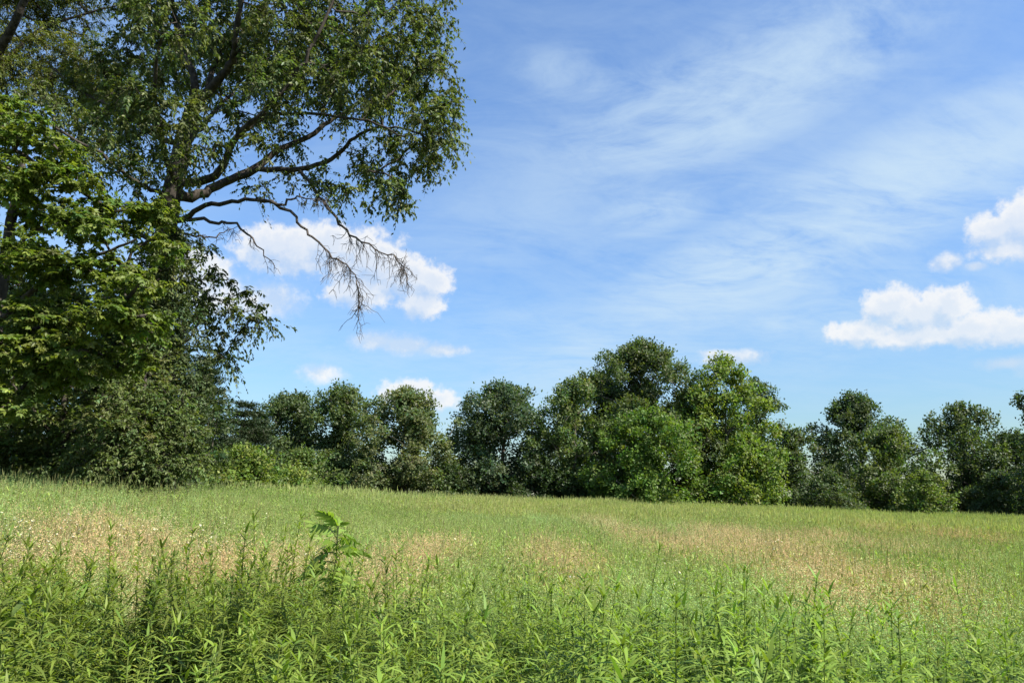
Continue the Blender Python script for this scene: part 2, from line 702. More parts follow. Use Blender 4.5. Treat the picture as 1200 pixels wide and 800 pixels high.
def sample_lobes(rng, lobes, per_m2, shell=0.45, top=0.0):
    tips, out = [], []
    for (cx, cy, cz, rx, ry, rz) in lobes:
        area = 4 * math.pi * ((rx * ry) ** 1.6 / 3 + (rx * rz) ** 1.6 / 3 + (ry * rz) ** 1.6 / 3) ** (1 / 1.6)
        n = max(3, int(area * per_m2))
        d = rng.normal(0, 1, (n, 3))
        d[:, 2] += top
        d = unit(d)
        rad = (shell + (1 - shell) * rng.uniform(0, 1, n)) ** 0.8
        tips.append(np.array((cx, cy, cz)) + d * np.array((rx, ry, rz)) * rad[:, None])
        out.append(d)
    return np.concatenate(tips), np.concatenate(out)


def tree_object(name, base, label, cat, group=None):
    t = empty(name, base)
    tag(t, label, cat, group)
    return t


def leafy_colours(rng, n, ncl, cl_of, base, var=0.16, clvar=0.12, hue=0.12, yellow=None, yfrac=0.0):
    base = np.asarray(base, float)
    cv = 1 + rng.normal(0, clvar, ncl)
    hv = rng.normal(0, hue, ncl)
    lv = (1 + rng.normal(0, var, n)) * cv[cl_of]
    c = base[None] * np.clip(lv, .35, 1.9)[:, None]
    c[:, 0] *= (1 + hv[cl_of] + rng.normal(0, .06, n)) * 1.05
    if yellow is not None and yfrac > 0:
        m = rng.uniform(0, 1, n) < yfrac
        c[m] = np.asarray(yellow)[None] * np.clip(lv[m], .5, 1.6)[:, None]
    return np.clip(c, 0.004, 0.7)


def far_tree(name, label, px, Y, py_top, W_px, colour, seed, group='trees along the far edge of the meadow', z0=0.08, shape='round', nl=50, leaf=0.27,
             dens=1.3, per_tip=23, lobes=None, depth=None, spread=0.28, size=0.46, spiky=0.4, cat='tree', trunk_r=None, var=.16, clvar=.12, lean=0.0):
    rng = np.random.default_rng(seed)
    colour = tuple(1.08 * c for c in colour)
    top = at(px, py_top, Y)
    gx, gy = top[0], Y
    gz = float(ground_z(gx, gy))
    H = top[2] - gz
    W = W_px / F_PX * Y * 1.08
    D = depth or W * 0.9
    root = tree_object(name, (gx, gy, gz - 0.05), label, cat, group)
    lb = lobes_auto(rng, W, D, z0 * H, H, nl, shape, size)
    # an uneven outline: lift single lobes at the top
    for k in range(7):
        rt = W * rng.uniform(.045, .085)
        u_ = rng.uniform(-1, 1)
        lb.append((u_ * .26 * W, rng.uniform(-.15, .15) * D, H * (rng.uniform(.90, .985) - .13 * u_ * u_) - rt * .8, rt, rt, rt * 1.5))
    if lobes:
        lb += [tuple(np.array(l) * np.array((W, D, H, W, D, H))) for l in lobes]
    tips, outd = sample_lobes(rng, lb, dens, .5, .45)
    ok = tips[:, 2] > 0.25
    tips, outd = tips[ok], outd[ok]
    order = np.argsort(np.linalg.norm(tips - np.array((0, 0, H * .35)), axis=1))
    tips, outd = tips[order], outd[order]
    sk = Skeleton()
    hz = np.linspace(0, H * 0.82, 9)
    wob = np.cumsum(rng.normal(0, .05 * W / 8, (9, 2)), 0)
    wob[0] = 0
    sk.path([(wob[i, 0] + lean * hz[i], wob[i, 1], hz[i]) for i in range(9)])
    ends = sk.attach(tips[::4], rng, step=0.9, mind=1, wob=.05)
    rb = trunk_r or 0.018 * H + 0.05
    r = sk.radii(0.016, rb)
    v, q = sk.geo(r, 6)
    me = make_mesh('trunk', v, None, q, None, True)
    link('trunk', me, M_BARK_FAR, root)
    n = len(tips)
    cl = np.repeat(np.arange(n), per_tip)
    ctr = tips[cl]
    axis0 = unit(tips - np.array((0, 0, H * .30)))[cl]
    off = rng.normal(0, 1, (len(cl), 3)) * np.array((spread, spread, spread * .8))
    if spiky > 0:
        off = off * (1 - .45 * spiky) + (axis0 * .6 + np.array((0, 0, .55))) * rng.uniform(-.2, 1.2, len(cl))[:, None] * spread * 2.2 * spiky
    P = ctr + off
    A = unit(axis0 * .5 + rng.normal(0, .8, P.shape) + np.array((0, 0, -.15 + .5 * spiky)))
    Nn = unit(outd[cl] * .75 + axis0 * .2 + np.array((0, 0, .5)) + rng.normal(0, .42, P.shape))
    Ls = leaf * rng.uniform(.65, 1.3, len(P))
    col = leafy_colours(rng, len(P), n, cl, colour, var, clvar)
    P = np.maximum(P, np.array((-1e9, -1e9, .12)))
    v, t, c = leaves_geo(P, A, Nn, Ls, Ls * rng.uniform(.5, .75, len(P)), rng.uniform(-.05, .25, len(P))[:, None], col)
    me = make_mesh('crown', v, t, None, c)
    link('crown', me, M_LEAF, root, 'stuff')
    return root


def sprays(rng, tips, outd, twigs, nleaf, tw_len, leaf, width, droop, colour, compound=0, var=.16, clvar=.12, hue=.1, yellow=None, yfrac=0, up=.1, flat=0.0, fold=.2, spreadout=.75):
    """leafy twigs at branch ends: returns leaf arrays and twig arrays"""
    n = len(tips)
    ti = np.repeat(np.arange(n), twigs)
    m = len(ti)
    d = outd[ti] * .7 + rng.normal(0, spreadout, (m, 3))
    d[:, 2] = d[:, 2] * (1 - flat) + up
    d = unit(d)
    tl = tw_len * rng.uniform(.5, 1.3, m)
    base = tips[ti] - d * (tl * rng.uniform(.0, .35, m))[:, None]
    g = np.array((0, 0, -1.0))
    dr = droop * rng.uniform(.4, 1.5, m)
    # leaves
    li = np.repeat(np.arange(m), nleaf)
    k = len(li)
    t = rng.uniform(.12, 1.0, k)
    P = base[li] + d[li] * (tl[li] * t)[:, None] + g * (dr[li] * tl[li] * t * t)[:, None]
    tang = unit(d[li] + g * (2 * dr[li] * t)[:, None])
    side = unit(np.cross(tang, np.array((0.02, 0.05, 1.0))))
    sgn = np.where(rng.uniform(0, 1, k) < .5, -1.0, 1.0)[:, None]
    A = unit(tang * .55 + side * sgn * .75 + rng.normal(0, .35, (k, 3)) + g * .35 * (1 + droop))
    Nn = unit(np.array((0, 0, 1.0)) + rng.normal(0, .45, (k, 3)) + outd[ti][li] * .25)
    Ls = leaf * rng.uniform(.6, 1.25, k)
    cl = ti[li]
    col = leafy_colours(rng, k, n, cl, colour, var, clvar, hue, yellow, yfrac)
    if compound:
        P3, A3, N3, L3, C3 = [P], [A], [Nn], [Ls], [col]
        S = unit(np.cross(A, Nn))
        for s in (-1, 1):
            P3.append(P + A * (Ls * .1)[:, None])
            A3.append(unit(A * .55 + S * s * .8 + g * .15))
            N3.append(Nn)
            L3.append(Ls * .85)
            C3.append(col * .97)
        P, A, Nn, Ls, col = (np.concatenate(q) for q in (P3, A3, N3, L3, C3))
    W = Ls * width * rng.uniform(.8, 1.2, len(Ls))
    lv = leaves_geo(P, A, Nn, Ls, W, fold * rng.uniform(.2, 1.4, len(Ls))[:, None], col)
    mid = base + d * (tl * .5)[:, None] + g * (dr * tl * .25)[:, None]
    end = base + d * tl[:, None] + g * (dr * tl)[:, None]
    P0, P1 = base[::2], end[::2]
    T = P1 - P0
    r0, r1 = np.full(len(P0), .006), np.full(len(P0), .002)
    tw = frustums(P0, P1, T, T, r0, r1, 3)
    return lv, tw


def px_lobes(base, specs):
    """lobes given as photo pixels (px, py, radius px, forward distance) relative to a tree's base"""
    out = []
    for (px, py, r, Y, *k) in specs:
        c = at(px, py, Y) - base
        rm = r / F_PX * Y
        fx, fy, fz = k[0] if k else (1, 1.15, .85)
        out.append((c[0], c[1], c[2], rm * fx, rm * fy, rm * fz))
    return out


def smooth_path(pts, n=4, jit=0.0, rng=None):
    """Catmull-Rom through points"""
    pts = [np.asarray(p, float) for p in pts]
    q = [pts[0]] + pts + [pts[-1]]
    out = []
    for i in range(1, len(q) - 2):
        for k in range(n):
            t = k / n
            a, b, c, d = q[i - 1], q[i], q[i + 1], q[i + 2]
            p = .5 * ((2 * b) + (-a + c) * t + (2 * a - 5 * b + 4 * c - d) * t * t + (-a + 3 * b - 3 * c + d) * t ** 3)
            if rng is not None and (i > 1 or k > 0):
                p = p + rng.normal(0, jit, 3)
            out.append(p)
    out.append(pts[-1])
    return out


def tube_chain(acc, pts, r0, r1, sides=8, expo=1.0):
    P = np.array(pts)
    n = len(P)
    T = np.gradient(P, axis=0)
    f = np.linspace(0, 1, n) ** expo
    r = r0 + (r1 - r0) * f
    v, q = frustums(P[:-1], P[1:], T[:-1], T[1:], r[:-1], r[1:], sides)
    acc.add(v, None, q)


def big_tree():
    """the spreading tree at the upper left with bare twigs hanging from its lower limbs"""
    rng = np.random.default_rng(11)
    Y0 = 20.0
    bx = at(183, 540, Y0)[0]
    base = np.array((bx, Y0, float(ground_z(bx, Y0)) - 0.08))
    root = tree_object('spreading_tree', base, 'huge spreading tree with dark limbs and bare twigs hanging in front of a cloud', 'tree')

    def W(px, py, dy=0.0):
        return at(px, py, Y0 + dy) - base
    # trunk
    trunk = smooth_path([(0, 0, 0), W(184, 460), W(186, 360), W(192, 290, .1), W(201, 232, .1), W(214, 170, .1), W(226, 126, .1)], 4, .02, rng)
    acc = Acc()
    tube_chain(acc, trunk, .42, .21, 14, .8)
    # root flare
    tube_chain(acc, [np.array((0, 0, -.1)), np.array((0, 0, .25)), np.array((0, 0, .8))], .66, .40, 14, .6)
    link('trunk', acc.mesh('trunk', True), M_BARK, root)
    sk = Skeleton()
    sk.path(trunk)
    limbs = [
        # (points in photo pixels with depth offset), start radius, end radius
        ([(226, 126, .1), (227, 92, .3), (213, 58, .7), (205, 20, 1.2), (196, -40, 1.8), (170, -110, 2.2)], .17, .05),
        ([(222, 140, .1), (243, 108, -.3), (262, 88, -.7), (274, 66, -1.2), (277, 30, -1.8), (290, -30, -2.4), (300, -110, -2.8)], .19, .06),
        ([(243, 108, -.3), (254, 70, .3), (268, 44, .9), (290, 22, 1.5), (330, -14, 2.2), (380, -70, 2.6)], .11, .04),
        ([(206, 214, .1), (232, 212, -.4), (258, 200, -.9), (270, 172, -1.3), (286, 152, -1.6), (320, 120, -2.0), (350, 80, -2.2), (372, 40, -2.4), (400, -20, -2.5)], .17, .04),
        ([(201, 232, .1), (232, 228, .3), (262, 214, .7), (300, 196, 1.0), (329, 175, 1.2), (368, 156, 1.4), (392, 138, 1.6), (430, 116, 1.8), (468, 92, 2.0), (505, 80, 2.1)], .20, .03),
        ([(262, 214, .7), (302, 200, .3), (352, 199, -.2), (390, 186, -.5), (411, 166, -.8), (434, 151, -1.0), (464, 150, -1.2), (500, 158, -1.4)], .125, .025),
        ([(286, 152, -1.6), (317, 136, -1.5), (347, 133, -1.6), (392, 136, -1.9), (432, 142, -2.3), (475, 160, -2.6)], .085, .022),
        ([(197, 262, .1), (216, 257, -.4), (240, 242, -.8), (272, 236, -1.2), (302, 234, -1.4), (330, 240, -1.6)], .11, .045),
        # to the left, through the crowns of the neighbours
        ([(201, 232, .1), (178, 222, -.5), (160, 214, -1.0), (120, 182, -1.5), (80, 160, -2.0), (30, 130, -2.2), (-40, 110, -2.4)], .085, .03),
        ([(214, 170, .1), (182, 160, .8), (140, 128, 1.6), (100, 110, 2.4), (60, 80, 3.0)], .12, .04),
        ([(192, 290, .1), (150, 268, .6), (110, 262, 1.0), (60, 262, 1.4)], .10, .03),
        # back and front, out of sight
        ([(214, 170, .1), (236, 150, 1.4), (262, 120, 2.8), (300, 80, 4.2)], .13, .04),
        ([(206, 214, .1), (190, 170, -1.6), (180, 110, -3.0), (190, 40, -4.0)], .12, .04),
    ]
    for pts, r0, r1 in limbs:
        p = smooth_path([W(*q) for q in pts], 4, .022, rng)
        a = Acc()
        tube_chain(a, p, r0 * .85, r1 * .8, 9, .75)
        link('limb', a.mesh('limb', True), M_BARK, root)
        sk.path(p)
    nlimb = len(sk.P)
    # dead, leafless hanging branches
    dead = [
        ([(352, 199, -.2), (374, 231, -.5), (394, 256, -.7), (411, 276, -.9), (439, 292, -1.0), (466, 303, -1.1), (480, 323, -1.15)], .055, .008),
        ([(302, 234, -1.4), (336, 246, -1.5), (354, 264, -1.6), (373, 286, -1.65), (395, 303, -1.7), (416, 320, -1.8), (420, 350, -1.8), (418, 380, -1.8)], .05, .005),
        ([(216, 257, -.4), (248, 260, -.8), (273, 261, -1.0), (292, 277, -1.2), (305, 293, -1.2), (322, 312, -1.3)], .06, .009),
        ([(205, 272, -.2), (228, 276, .4), (252, 278, .6), (266, 270, .7), (282, 266, .8)], .04, .006),
        ([(330, 240, -1.6), (345, 231, -1.7), (362, 234, -1.8), (385, 228, -1.9)], .04, .006),
    ]
    for k, (pts, r0, r1) in enumerate(dead):
        p = smooth_path([W(*q) for q in pts], 4, .03, rng)
        a = Acc()
        tube_chain(a, p, r0, r1, 7, .8)
        br = link('bare_branch', a.mesh('bare_branch', True), M_TWIG, root)
        # twigs hang from the outer part
        P = np.array(p)
        a = Acc()
        nt = [46, 46, 9, 9, 10][k]
        for j in range(nt):
            f = rng.uniform(.45 if k < 2 else .3, 1.0)
            i = int(f * (len(P) - 1))
            s = P[i]
            ln = rng.uniform(.35, 1.25) * ([1.0, 1.0, .55, .5, .6][k]) * (1 - .25 * f)
            dx = rng.normal(.05, .28, 3)
            dx[2] = -1
            if rng.uniform() < .25:
                dx[2] = rng.uniform(-.5, .4)
                ln *= .5
            dx = dx / np.linalg.norm(dx)
            n = 6
            q = [s]
            cur = s.copy()
            dd = dx.copy() * .6 + unit(P[min(i + 1, len(P) - 1)] - P[i - 1]) * .7
            for m_ in range(n):
                dd = unit(dd + (dx - dd) * .35 + rng.normal(0, .34, 3))
                cur = cur + dd * ln / n
                q.append(cur.copy())
            tube_chain(a, q, .010, .0035, 4)
            for m_ in range(rng.integers(2, 6)):
                i2 = rng.integers(1, n)
                s2 = q[i2]
                d2 = unit(rng.normal(0, .7, 3) + np.array((.1, 0, -.8)))
                l2 = rng.uniform(.10, .34)
                q2 = [s2, s2 + d2 * l2 * .5 + rng.normal(0, .025, 3), s2 + d2 * l2 + np.array((0, 0, -.05))]
                tube_chain(a, q2, .007, .003, 3)
        link('twig', a.mesh('twig'), M_TWIG, br, 'stuff')
    # leafy masses
    L = []
    big = [
        (330, 35, 62, -1.5), (400, 40, 66, .5), (450, 50, 60, -1.5), (492, 40, 40, .5), (508, 90, 34, -.5), (522, 128, 27, .6), (505, 140, 40, -1.2),
        (470, 105, 55, 1.0), (420, 100, 60, -2.0), (370, 88, 55, 1.8), (330, 100, 45, -2.2), (480, 172, 42, -.3), (455, 212, 32, -1.0), (468, 232, 22, -.6), (437, 186, 34, .8),
        (515, 170, 26, .3), (505, 25, 28, -1.0), (260, 26, 50, -.8), (225, 60, 34, 1.5), (300, 70, 46, 1.2), (296, 128, 34, .2), (250, 128, 30, -1.8), (248, 168, 28, -2.6),
        (340, 160, 26, 2.0), (385, 208, 24, -.8), (410, 226, 20, -1.4), (350, 208, 18, .4), (310, 170, 20, -2.4), (180, 14, 44, 1.0), (150, 60, 40, 2.4), (120, 100, 44, 3.0),
        (200, 130, 34, -3.0), (170, 170, 40, 1.8), (215, 190, 26, -2.2), (300, 222, 16, 1.5), (130, 150, 34, -.6), (160, 120, 36, .5), (95, 150, 34, .8), (110, 190, 30, -1.6), (160, 205, 30, -1.2), (60, 120, 34, -2.0), (185, 90, 30, -.5),
        # hanging sprays at the right of the bushes
        (232, 318, 24, -.6), (250, 340, 24, -.2), (276, 352, 20, -.4), (292, 372, 22, -.5), (270, 390, 20, .1), (240, 366, 26, .5), (310, 378, 12, -.7), (252, 412, 18, .2), (275, 422, 12, -.2), (225, 290, 24, .6), (196, 262, 26, -1.6), (202, 298, 26, -1.8), (185, 330, 30, -1.6), (172, 240, 28, -1.8),
        # above the frame and to the back
        (330, -60, 90, -1), (430, -50, 80, 1.0), (220, -70, 90, .5), (280, -140, 100, 0), (500, -30, 46, 0), (140, -60, 80, 1.5), (120, -140, 90, -1), (390, -130, 80, -.5), (60, -80, 80, 0),
        (300, 60, 60, 4.0), (380, 60, 60, 4.4), (230, 70, 60, 4.0), (190, 20, 60, -4.2), (160, 120, 50, -3.2),
    ]
    for (px, py, r, dy) in big:
        L.append((px, py, r, Y0 + dy))
    lobes = px_lobes(base, L)
    tips, outd = sample_lobes(rng, lobes, 3.6, .30)
    order = np.argsort(np.min(np.linalg.norm(tips[:, None] - np.array(sk.P)[None, ::3], axis=2), axis=1))
    tips, outd = tips[order], outd[order]
    sk.attach(tips[::2], rng, .35, .03, .3, .05, 12)
    r = sk.radii(.007, .10, 2.4)
    sel = np.arange(len(sk.P)) >= nlimb
    r = np.minimum(r, .035)
    v, q = sk.geo(r, 5, sel)
    link('branches', make_mesh('branches', v, None, q, None, True), M_BARK, root, 'stuff')
    lv, tw = sprays(rng, tips, outd, 5, 12, .55, .125, .46, .55, (.084, .118, .040), var=.22, clvar=.16, up=-.05, yellow=(.115, .135, .045), yfrac=.15)
    a = Acc()
    a.add(lv[0], lv[1], None, lv[2])
    link('crown', a.mesh('crown'), M_LEAF, root, 'stuff')
    link('twigs', make_mesh('twigs', tw[0], None, tw[1]), M_BARK, root, 'stuff')

    return root


def near_tree(name, label, cat, bxp, Y0, trunk_px, trunk_r, limbs, lobe_specs, colour, seed, tip_d=2.0, twigs=4, nleaf=8, tw_len=.45, leaf=.12, width=.5, droop=.3, compound=0, group=None,
              flat=0.0, yellow=None, yfrac=0, up=.1, mat=None, base_py=None, lobe_shape=(1, 1.1, .7), shell=.3, var=.18, clvar=.14, every=2, fold=.2):
    rng = np.random.default_rng(seed)
    bx = (bxp - 600) / F_PX * Y0 * math.cos(PITCH)
    base = np.array((bx, Y0, float(ground_z(bx, Y0)) - 0.06))
    root = tree_object(name, base, label, cat, group)

    def W(px, py, dy=0.0):
        return at(px, py, Y0 + dy) - base
    sk = Skeleton()
    tr = smooth_path([(0, 0, 0)] + [W(*q) for q in trunk_px], 4, .02, rng)
    if trunk_r > 0:
        a = Acc()
        tube_chain(a, tr, trunk_r, trunk_r * .35, 10, .9)
        link('trunk', a.mesh('trunk', True), M_BARK, root)
    sk.path(tr)
    for pts, r0, r1 in limbs:
        p = smooth_path([W(*q) for q in pts], 4, .02, rng)
        a = Acc()
        tube_chain(a, p, r0, r1, 8, .8)
        link('limb', a.mesh('limb', True), M_BARK, root)
        sk.path(p)
    n0 = len(sk.P)
    lobes = px_lobes(base, [(px, py, r, Y0 + dy, (k[0] if k else lobe_shape)) for (px, py, r, dy, *k) in lobe_specs])
    tips, outd = sample_lobes(rng, lobes, tip_d, shell)
    tips[:, 2] = np.maximum(tips[:, 2], .25)
    order = np.argsort(np.min(np.linalg.norm(tips[:, None] - np.array(sk.P)[None], axis=2), axis=1))
    tips, outd = tips[order], outd[order]
    sk.attach(tips[::every], rng, .4, .04, .3, .05, 2)
    r = np.minimum(sk.radii(.006, max(trunk_r, .05), 2.4), .04)
    v, q = sk.geo(r, 5, np.arange(len(sk.P)) >= n0)
    link('branches', make_mesh('branches', v, None, q, None, True), M_BARK, root, 'stuff')
    lv, tw = sprays(rng, tips, outd, twigs, nleaf, tw_len, leaf, width, droop, colour, compound, var, clvar, .1, yellow, yfrac, up, flat, fold)
    a = Acc()
    a.add(lv[0], lv[1], None, lv[2])
    link('crown', a.mesh('crown'), mat or M_LEAF, root, 'stuff')
    link('twigs', make_mesh('twigs', tw[0], None, tw[1]), M_BARK, root, 'stuff')

    return root


def pine(name, label, px, Y, py_top, W_px, seed, colour, group=None, z0=.06, layers=11, gap=1.0, cat='pine tree'):
    """a conifer with flat, layered boughs"""
    rng = np.random.default_rng(seed)
    top = at(px, py_top, Y)
    gz = float(ground_z(top[0], Y))
    H = top[2] - gz
    W = W_px / F_PX * Y
    root = tree_object(name, (top[0], Y, gz - .05), label, cat, group)
    sk = Skeleton()
    sk.path([(rng.normal(0, .04), rng.normal(0, .04), z) for z in np.linspace(0, H * .98, 22)])
    tips, axes = [], []
    for k in range(layers):
        f = (k + .5) / layers
        z = H * (z0 + (1 - z0) * f)
        R_ = .5 * W * (1.03 - f ** 1.3) * rng.uniform(.75, 1.12) + .15
        nb = int(rng.integers(5, 8))
        a0 = rng.uniform(0, 6.28)
        for b in range(nb):
            a = a0 + b * 6.283 / nb + rng.normal(0, .2)
            rr = R_ * rng.uniform(.6, 1.15)
            e = np.array((math.cos(a) * rr, math.sin(a) * rr, z + rr * rng.uniform(-.05, .22)))
            s = np.array((0, 0, z - rr * .1))
            m = max(2, int(rr / .28))
            for j in range(1, m + 1):
                t = j / m
                if t < .25:
                    continue
                p = s + (e - s) * t
                w = .40 * (1 - t * .55) * rr
                for side in (-1, 0, 1):
                    o = np.array((-math.sin(a), math.cos(a), 0)) * side * w * rng.uniform(.4, 1.0)
                    tips.append(p + o + rng.normal(0, .06, 3))
                    axes.append(np.array((math.cos(a), math.sin(a), .3)) + .8 * o / max(w, .01))
    tips, axes = np.array(tips), unit(np.array(axes))
    order = np.argsort(np.linalg.norm(tips[:, :2], axis=1))
    tips, axes = tips[order], axes[order]
    sk.attach(tips[::2], rng, .6, .0, .0, .02, 1)
    r = sk.radii(.01, .02 * H + .03)
    v, q = sk.geo(r, 6)
    link('trunk', make_mesh('trunk', v, None, q, None, True), M_BARK_FAR, root)
    n = len(tips)
    per = 34
    cl = np.repeat(np.arange(n), per)
    P = tips[cl] + rng.normal(0, 1, (len(cl), 3)) * np.array((.2, .2, .09))
    A = unit(axes[cl] * .8 + rng.normal(0, .55, P.shape) + np.array((0, 0, .2)))
    Nn = unit(np.array((0, 0, 1.0)) + rng.normal(0, .5, P.shape))
    Ls = rng.uniform(.14, .28, len(P))
    col = leafy_colours(rng, len(P), n, cl, colour, .18, .12)
    v, t, c = leaves_geo(P, A, Nn, Ls, Ls * .28, .1, col)
    link('crown', make_mesh('crown', v, t, None, c), M_NEEDLE, root, 'stuff')
    return root


def build_trees():
    DK, MD, GR, YL, OL = (.062, .096, .036), (.076, .114, .038), (.094, .125, .050), (.122, .180, .036), (.092, .126, .036)
    # ---- far edge, left to right
    ft = far_tree
    pine('pine_tree', 'dark pine with flat layered boughs beside the huge spreading tree', 243, 40, 418, 105, 3, (.030, .052, .020), layers=13)
    pine('pine_tree', 'shorter pine with wide drooping boughs between dark pine and tree line', 288, 52, 470, 110, 4, (.030, .050, .019), layers=10)
    ft('broadleaf_tree', 'dark round tree just right of the layered pines', 345, 72, 464, 108, DK, 21, z0=.05)
    ft('broadleaf_tree', 'narrow dark green tree left of the grey green round tree', 402, 70, 456, 90, MD, 22, shape='upright', z0=.05)
    ft('broadleaf_tree', 'broad grey green tree in front of a small white cloud', 477, 66, 457, 108, GR, 23, z0=.04)
    ft('broadleaf_tree', 'dark bluish rounded tree standing alone left of the tall central clump', 587, 70, 452, 128, (.056, .090, .042), 24, z0=.03)
    ft('broadleaf_tree', 'leaning tree at the left shoulder of the tall central clump', 672, 67, 448, 90, (.082, .126, .042), 25, z0=.03, spiky=.4)
    ft('broadleaf_tree', 'tallest dark green tree in the central clump', 750, 72, 405, 152, (.068, .102, .034), 26, z0=.05)
    ft('broadleaf_tree', 'dark tree filling the gap behind the light green maple', 705, 76, 440, 100, DK, 27)
    ft('broadleaf_tree', 'yellow green upright tree at the right of the central clump', 846, 67, 421, 92, YL, 28, shape='upright', z0=.02)
    ft('broadleaf_tree', 'dark tree peeping out behind the yellow green upright tree', 884, 78, 447, 70, DK, 29, shape='upright')
    ft('broadleaf_tree', 'low bright green maple in front of the tallest tree', 757, 62, 482, 112, (.090, .155, .030), 30, z0=.02, leaf=.27, spiky=.3)
    ft('broadleaf_tree', 'olive green tree between the tallest tree and the yellow green one', 812, 70, 455, 90, OL, 31, z0=.03)
    ft('broadleaf_tree', 'small light green tree at the right foot of the central clump', 878, 62, 512, 74, (.110, .170, .034), 43, z0=.02)
    ft('broadleaf_tree', 'low dark tree in the dip right of the central clump', 928, 74, 506, 76, DK, 32, z0=.03)
    ft('broadleaf_tree', 'dark two peaked tree right of the dip', 1000, 76, 465, 110, (.056, .090, .035), 33, z0=.04, spiky=.5)
    ft('broadleaf_tree', 'olive tree with visible trunk in front of the two peaked tree', 1040, 68, 502, 92, (.072, .110, .030), 34, z0=.10, dens=.95)
    ft('broadleaf_tree', 'spiky topped dark tree near the right edge', 1122, 74, 478, 100, DK, 35, spiky=1.0, z0=.10, dens=.95)
    ft('broadleaf_tree', 'dark low tree at the right edge of the picture', 1185, 72, 510, 98, (.046, .076, .032), 36, z0=.02)
    ft('broadleaf_tree', 'tall tree cut off by the right edge of the picture', 1238, 60, 440, 104, DK, 37)
    # ---- bushes at the feet of the trees
    gb = 'bushes at the edge of the meadow'
    ft('bush', 'wide bright leafy bush below the layered pines', 285, 38, 530, 130, (.120, .175, .036), 41, gb, z0=0, leaf=.17  , dens=2.2, per_tip=18, spread=.2, cat='bush', shape='dome')
    ft('bush', 'dark round bush left of the grey green tree', 355, 48, 530, 84, (.090, .135, .034), 42, gb, z0=0, leaf=.17 , dens=2.2, per_tip=18, spread=.2, cat='bush', shape='dome')
    ft('bush', 'small light green bush between olive tree and spiky topped tree', 1082, 62, 553, 56, (.105, .155, .038), 44, gb, z0=0, leaf=.2 , dens=2.2, per_tip=18, spread=.2, cat='bush', shape='dome')
    ft('bush', 'low dark bush below the tree at the right edge of the picture', 1166, 66, 556, 70, DK, 48, gb, z0=0, leaf=.22, dens=2.2, per_tip=18, spread=.2, cat='bush', shape='dome')
    ft('bush', 'low dark bush below the two peaked tree', 972, 66, 556, 80, DK, 45, gb, z0=0, leaf=.2 , dens=2.2, per_tip=18, spread=.2, cat='bush', shape='dome')
    ft('bush', 'low dark bush below the lone bluish tree', 640, 66, 545, 80, (.036, .064, .02), 46, gb, z0=0, leaf=.2 , dens=2.2, per_tip=18, spread=.2, cat='bush', shape='dome')
    ft('bush', 'low bush in the gap between grey green tree and bluish tree', 528, 66, 545, 60, (.040, .070, .022), 47, gb, z0=0, leaf=.2 , dens=2.2, per_tip=18, spread=.2, cat='bush', shape='dome')
    # ---- the mass at the left
    gu = 'dark trees behind the shrubs at the left'
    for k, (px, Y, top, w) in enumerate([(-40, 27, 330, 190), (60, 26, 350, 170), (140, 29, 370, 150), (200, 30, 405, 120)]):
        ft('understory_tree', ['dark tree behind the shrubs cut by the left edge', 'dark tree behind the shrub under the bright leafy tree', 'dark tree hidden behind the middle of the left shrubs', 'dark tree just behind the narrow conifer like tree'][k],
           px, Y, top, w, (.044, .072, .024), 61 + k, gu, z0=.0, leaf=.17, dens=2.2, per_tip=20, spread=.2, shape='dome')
    big_tree()
    near_tree('maple_tree', 'bright yellow green leafy tree at the left edge in front of the huge tree', 'tree', -18, 15.0,
              [(-12, 430), (2, 330, .2), (18, 240, .3), (30, 180, .4)], .20,
              [([(-6, 380), (50, 330, -.6), (110, 300, -1.0), (160, 280, -1.2)], .07, .02), ([(8, 300, .2), (60, 262, .8), (120, 246, 1.2), (185, 240, 1.4)], .06, .015),
               ([(0, 340, .2), (-60, 280, .2), (-120, 220, .2)], .08, .02), ([(-8, 400), (60, 380, -1.0), (120, 370, -1.4), (170, 372, -1.6)], .05, .015),
               ([(18, 240, .3), (50, 200, -.6), (75, 170, -1.0)], .05, .015)],
              [(40, 165, 46, -.8), (75, 205, 34, -1.0), (20, 215, 44, -1.0), (130, 250, 36, 0), (180, 246, 26, .2), (100, 262, 34, -1.4), (60, 250, 36, .6), (15, 290, 46, -1.4), (70, 310, 40, -1.4),
               (130, 318, 36, -.6), (165, 330, 30, -1.2), (120, 360, 36, -1.6), (165, 378, 32, -1.0), (50, 370, 42, -1.0), (10, 400, 44, -1.4), (90, 410, 34, -1.2), (150, 420, 30, -.4),
               (-60, 200, 70, 0), (-80, 300, 70, 0), (-60, 420, 70, 0), (-20, 130, 46, .6), (60, 440, 34, -.8), (190, 290, 24, .4), (5, 470, 34, -1.2)],
              (.112, .164, .034), 51, tip_d=9.0, twigs=4, nleaf=6, tw_len=.36, leaf=.125, width=.52, droop=.25, compound=1, flat=.5, up=.05, yellow=(.17, .21, .04), yfrac=.16, lobe_shape=(1.1, 1.2, .5))
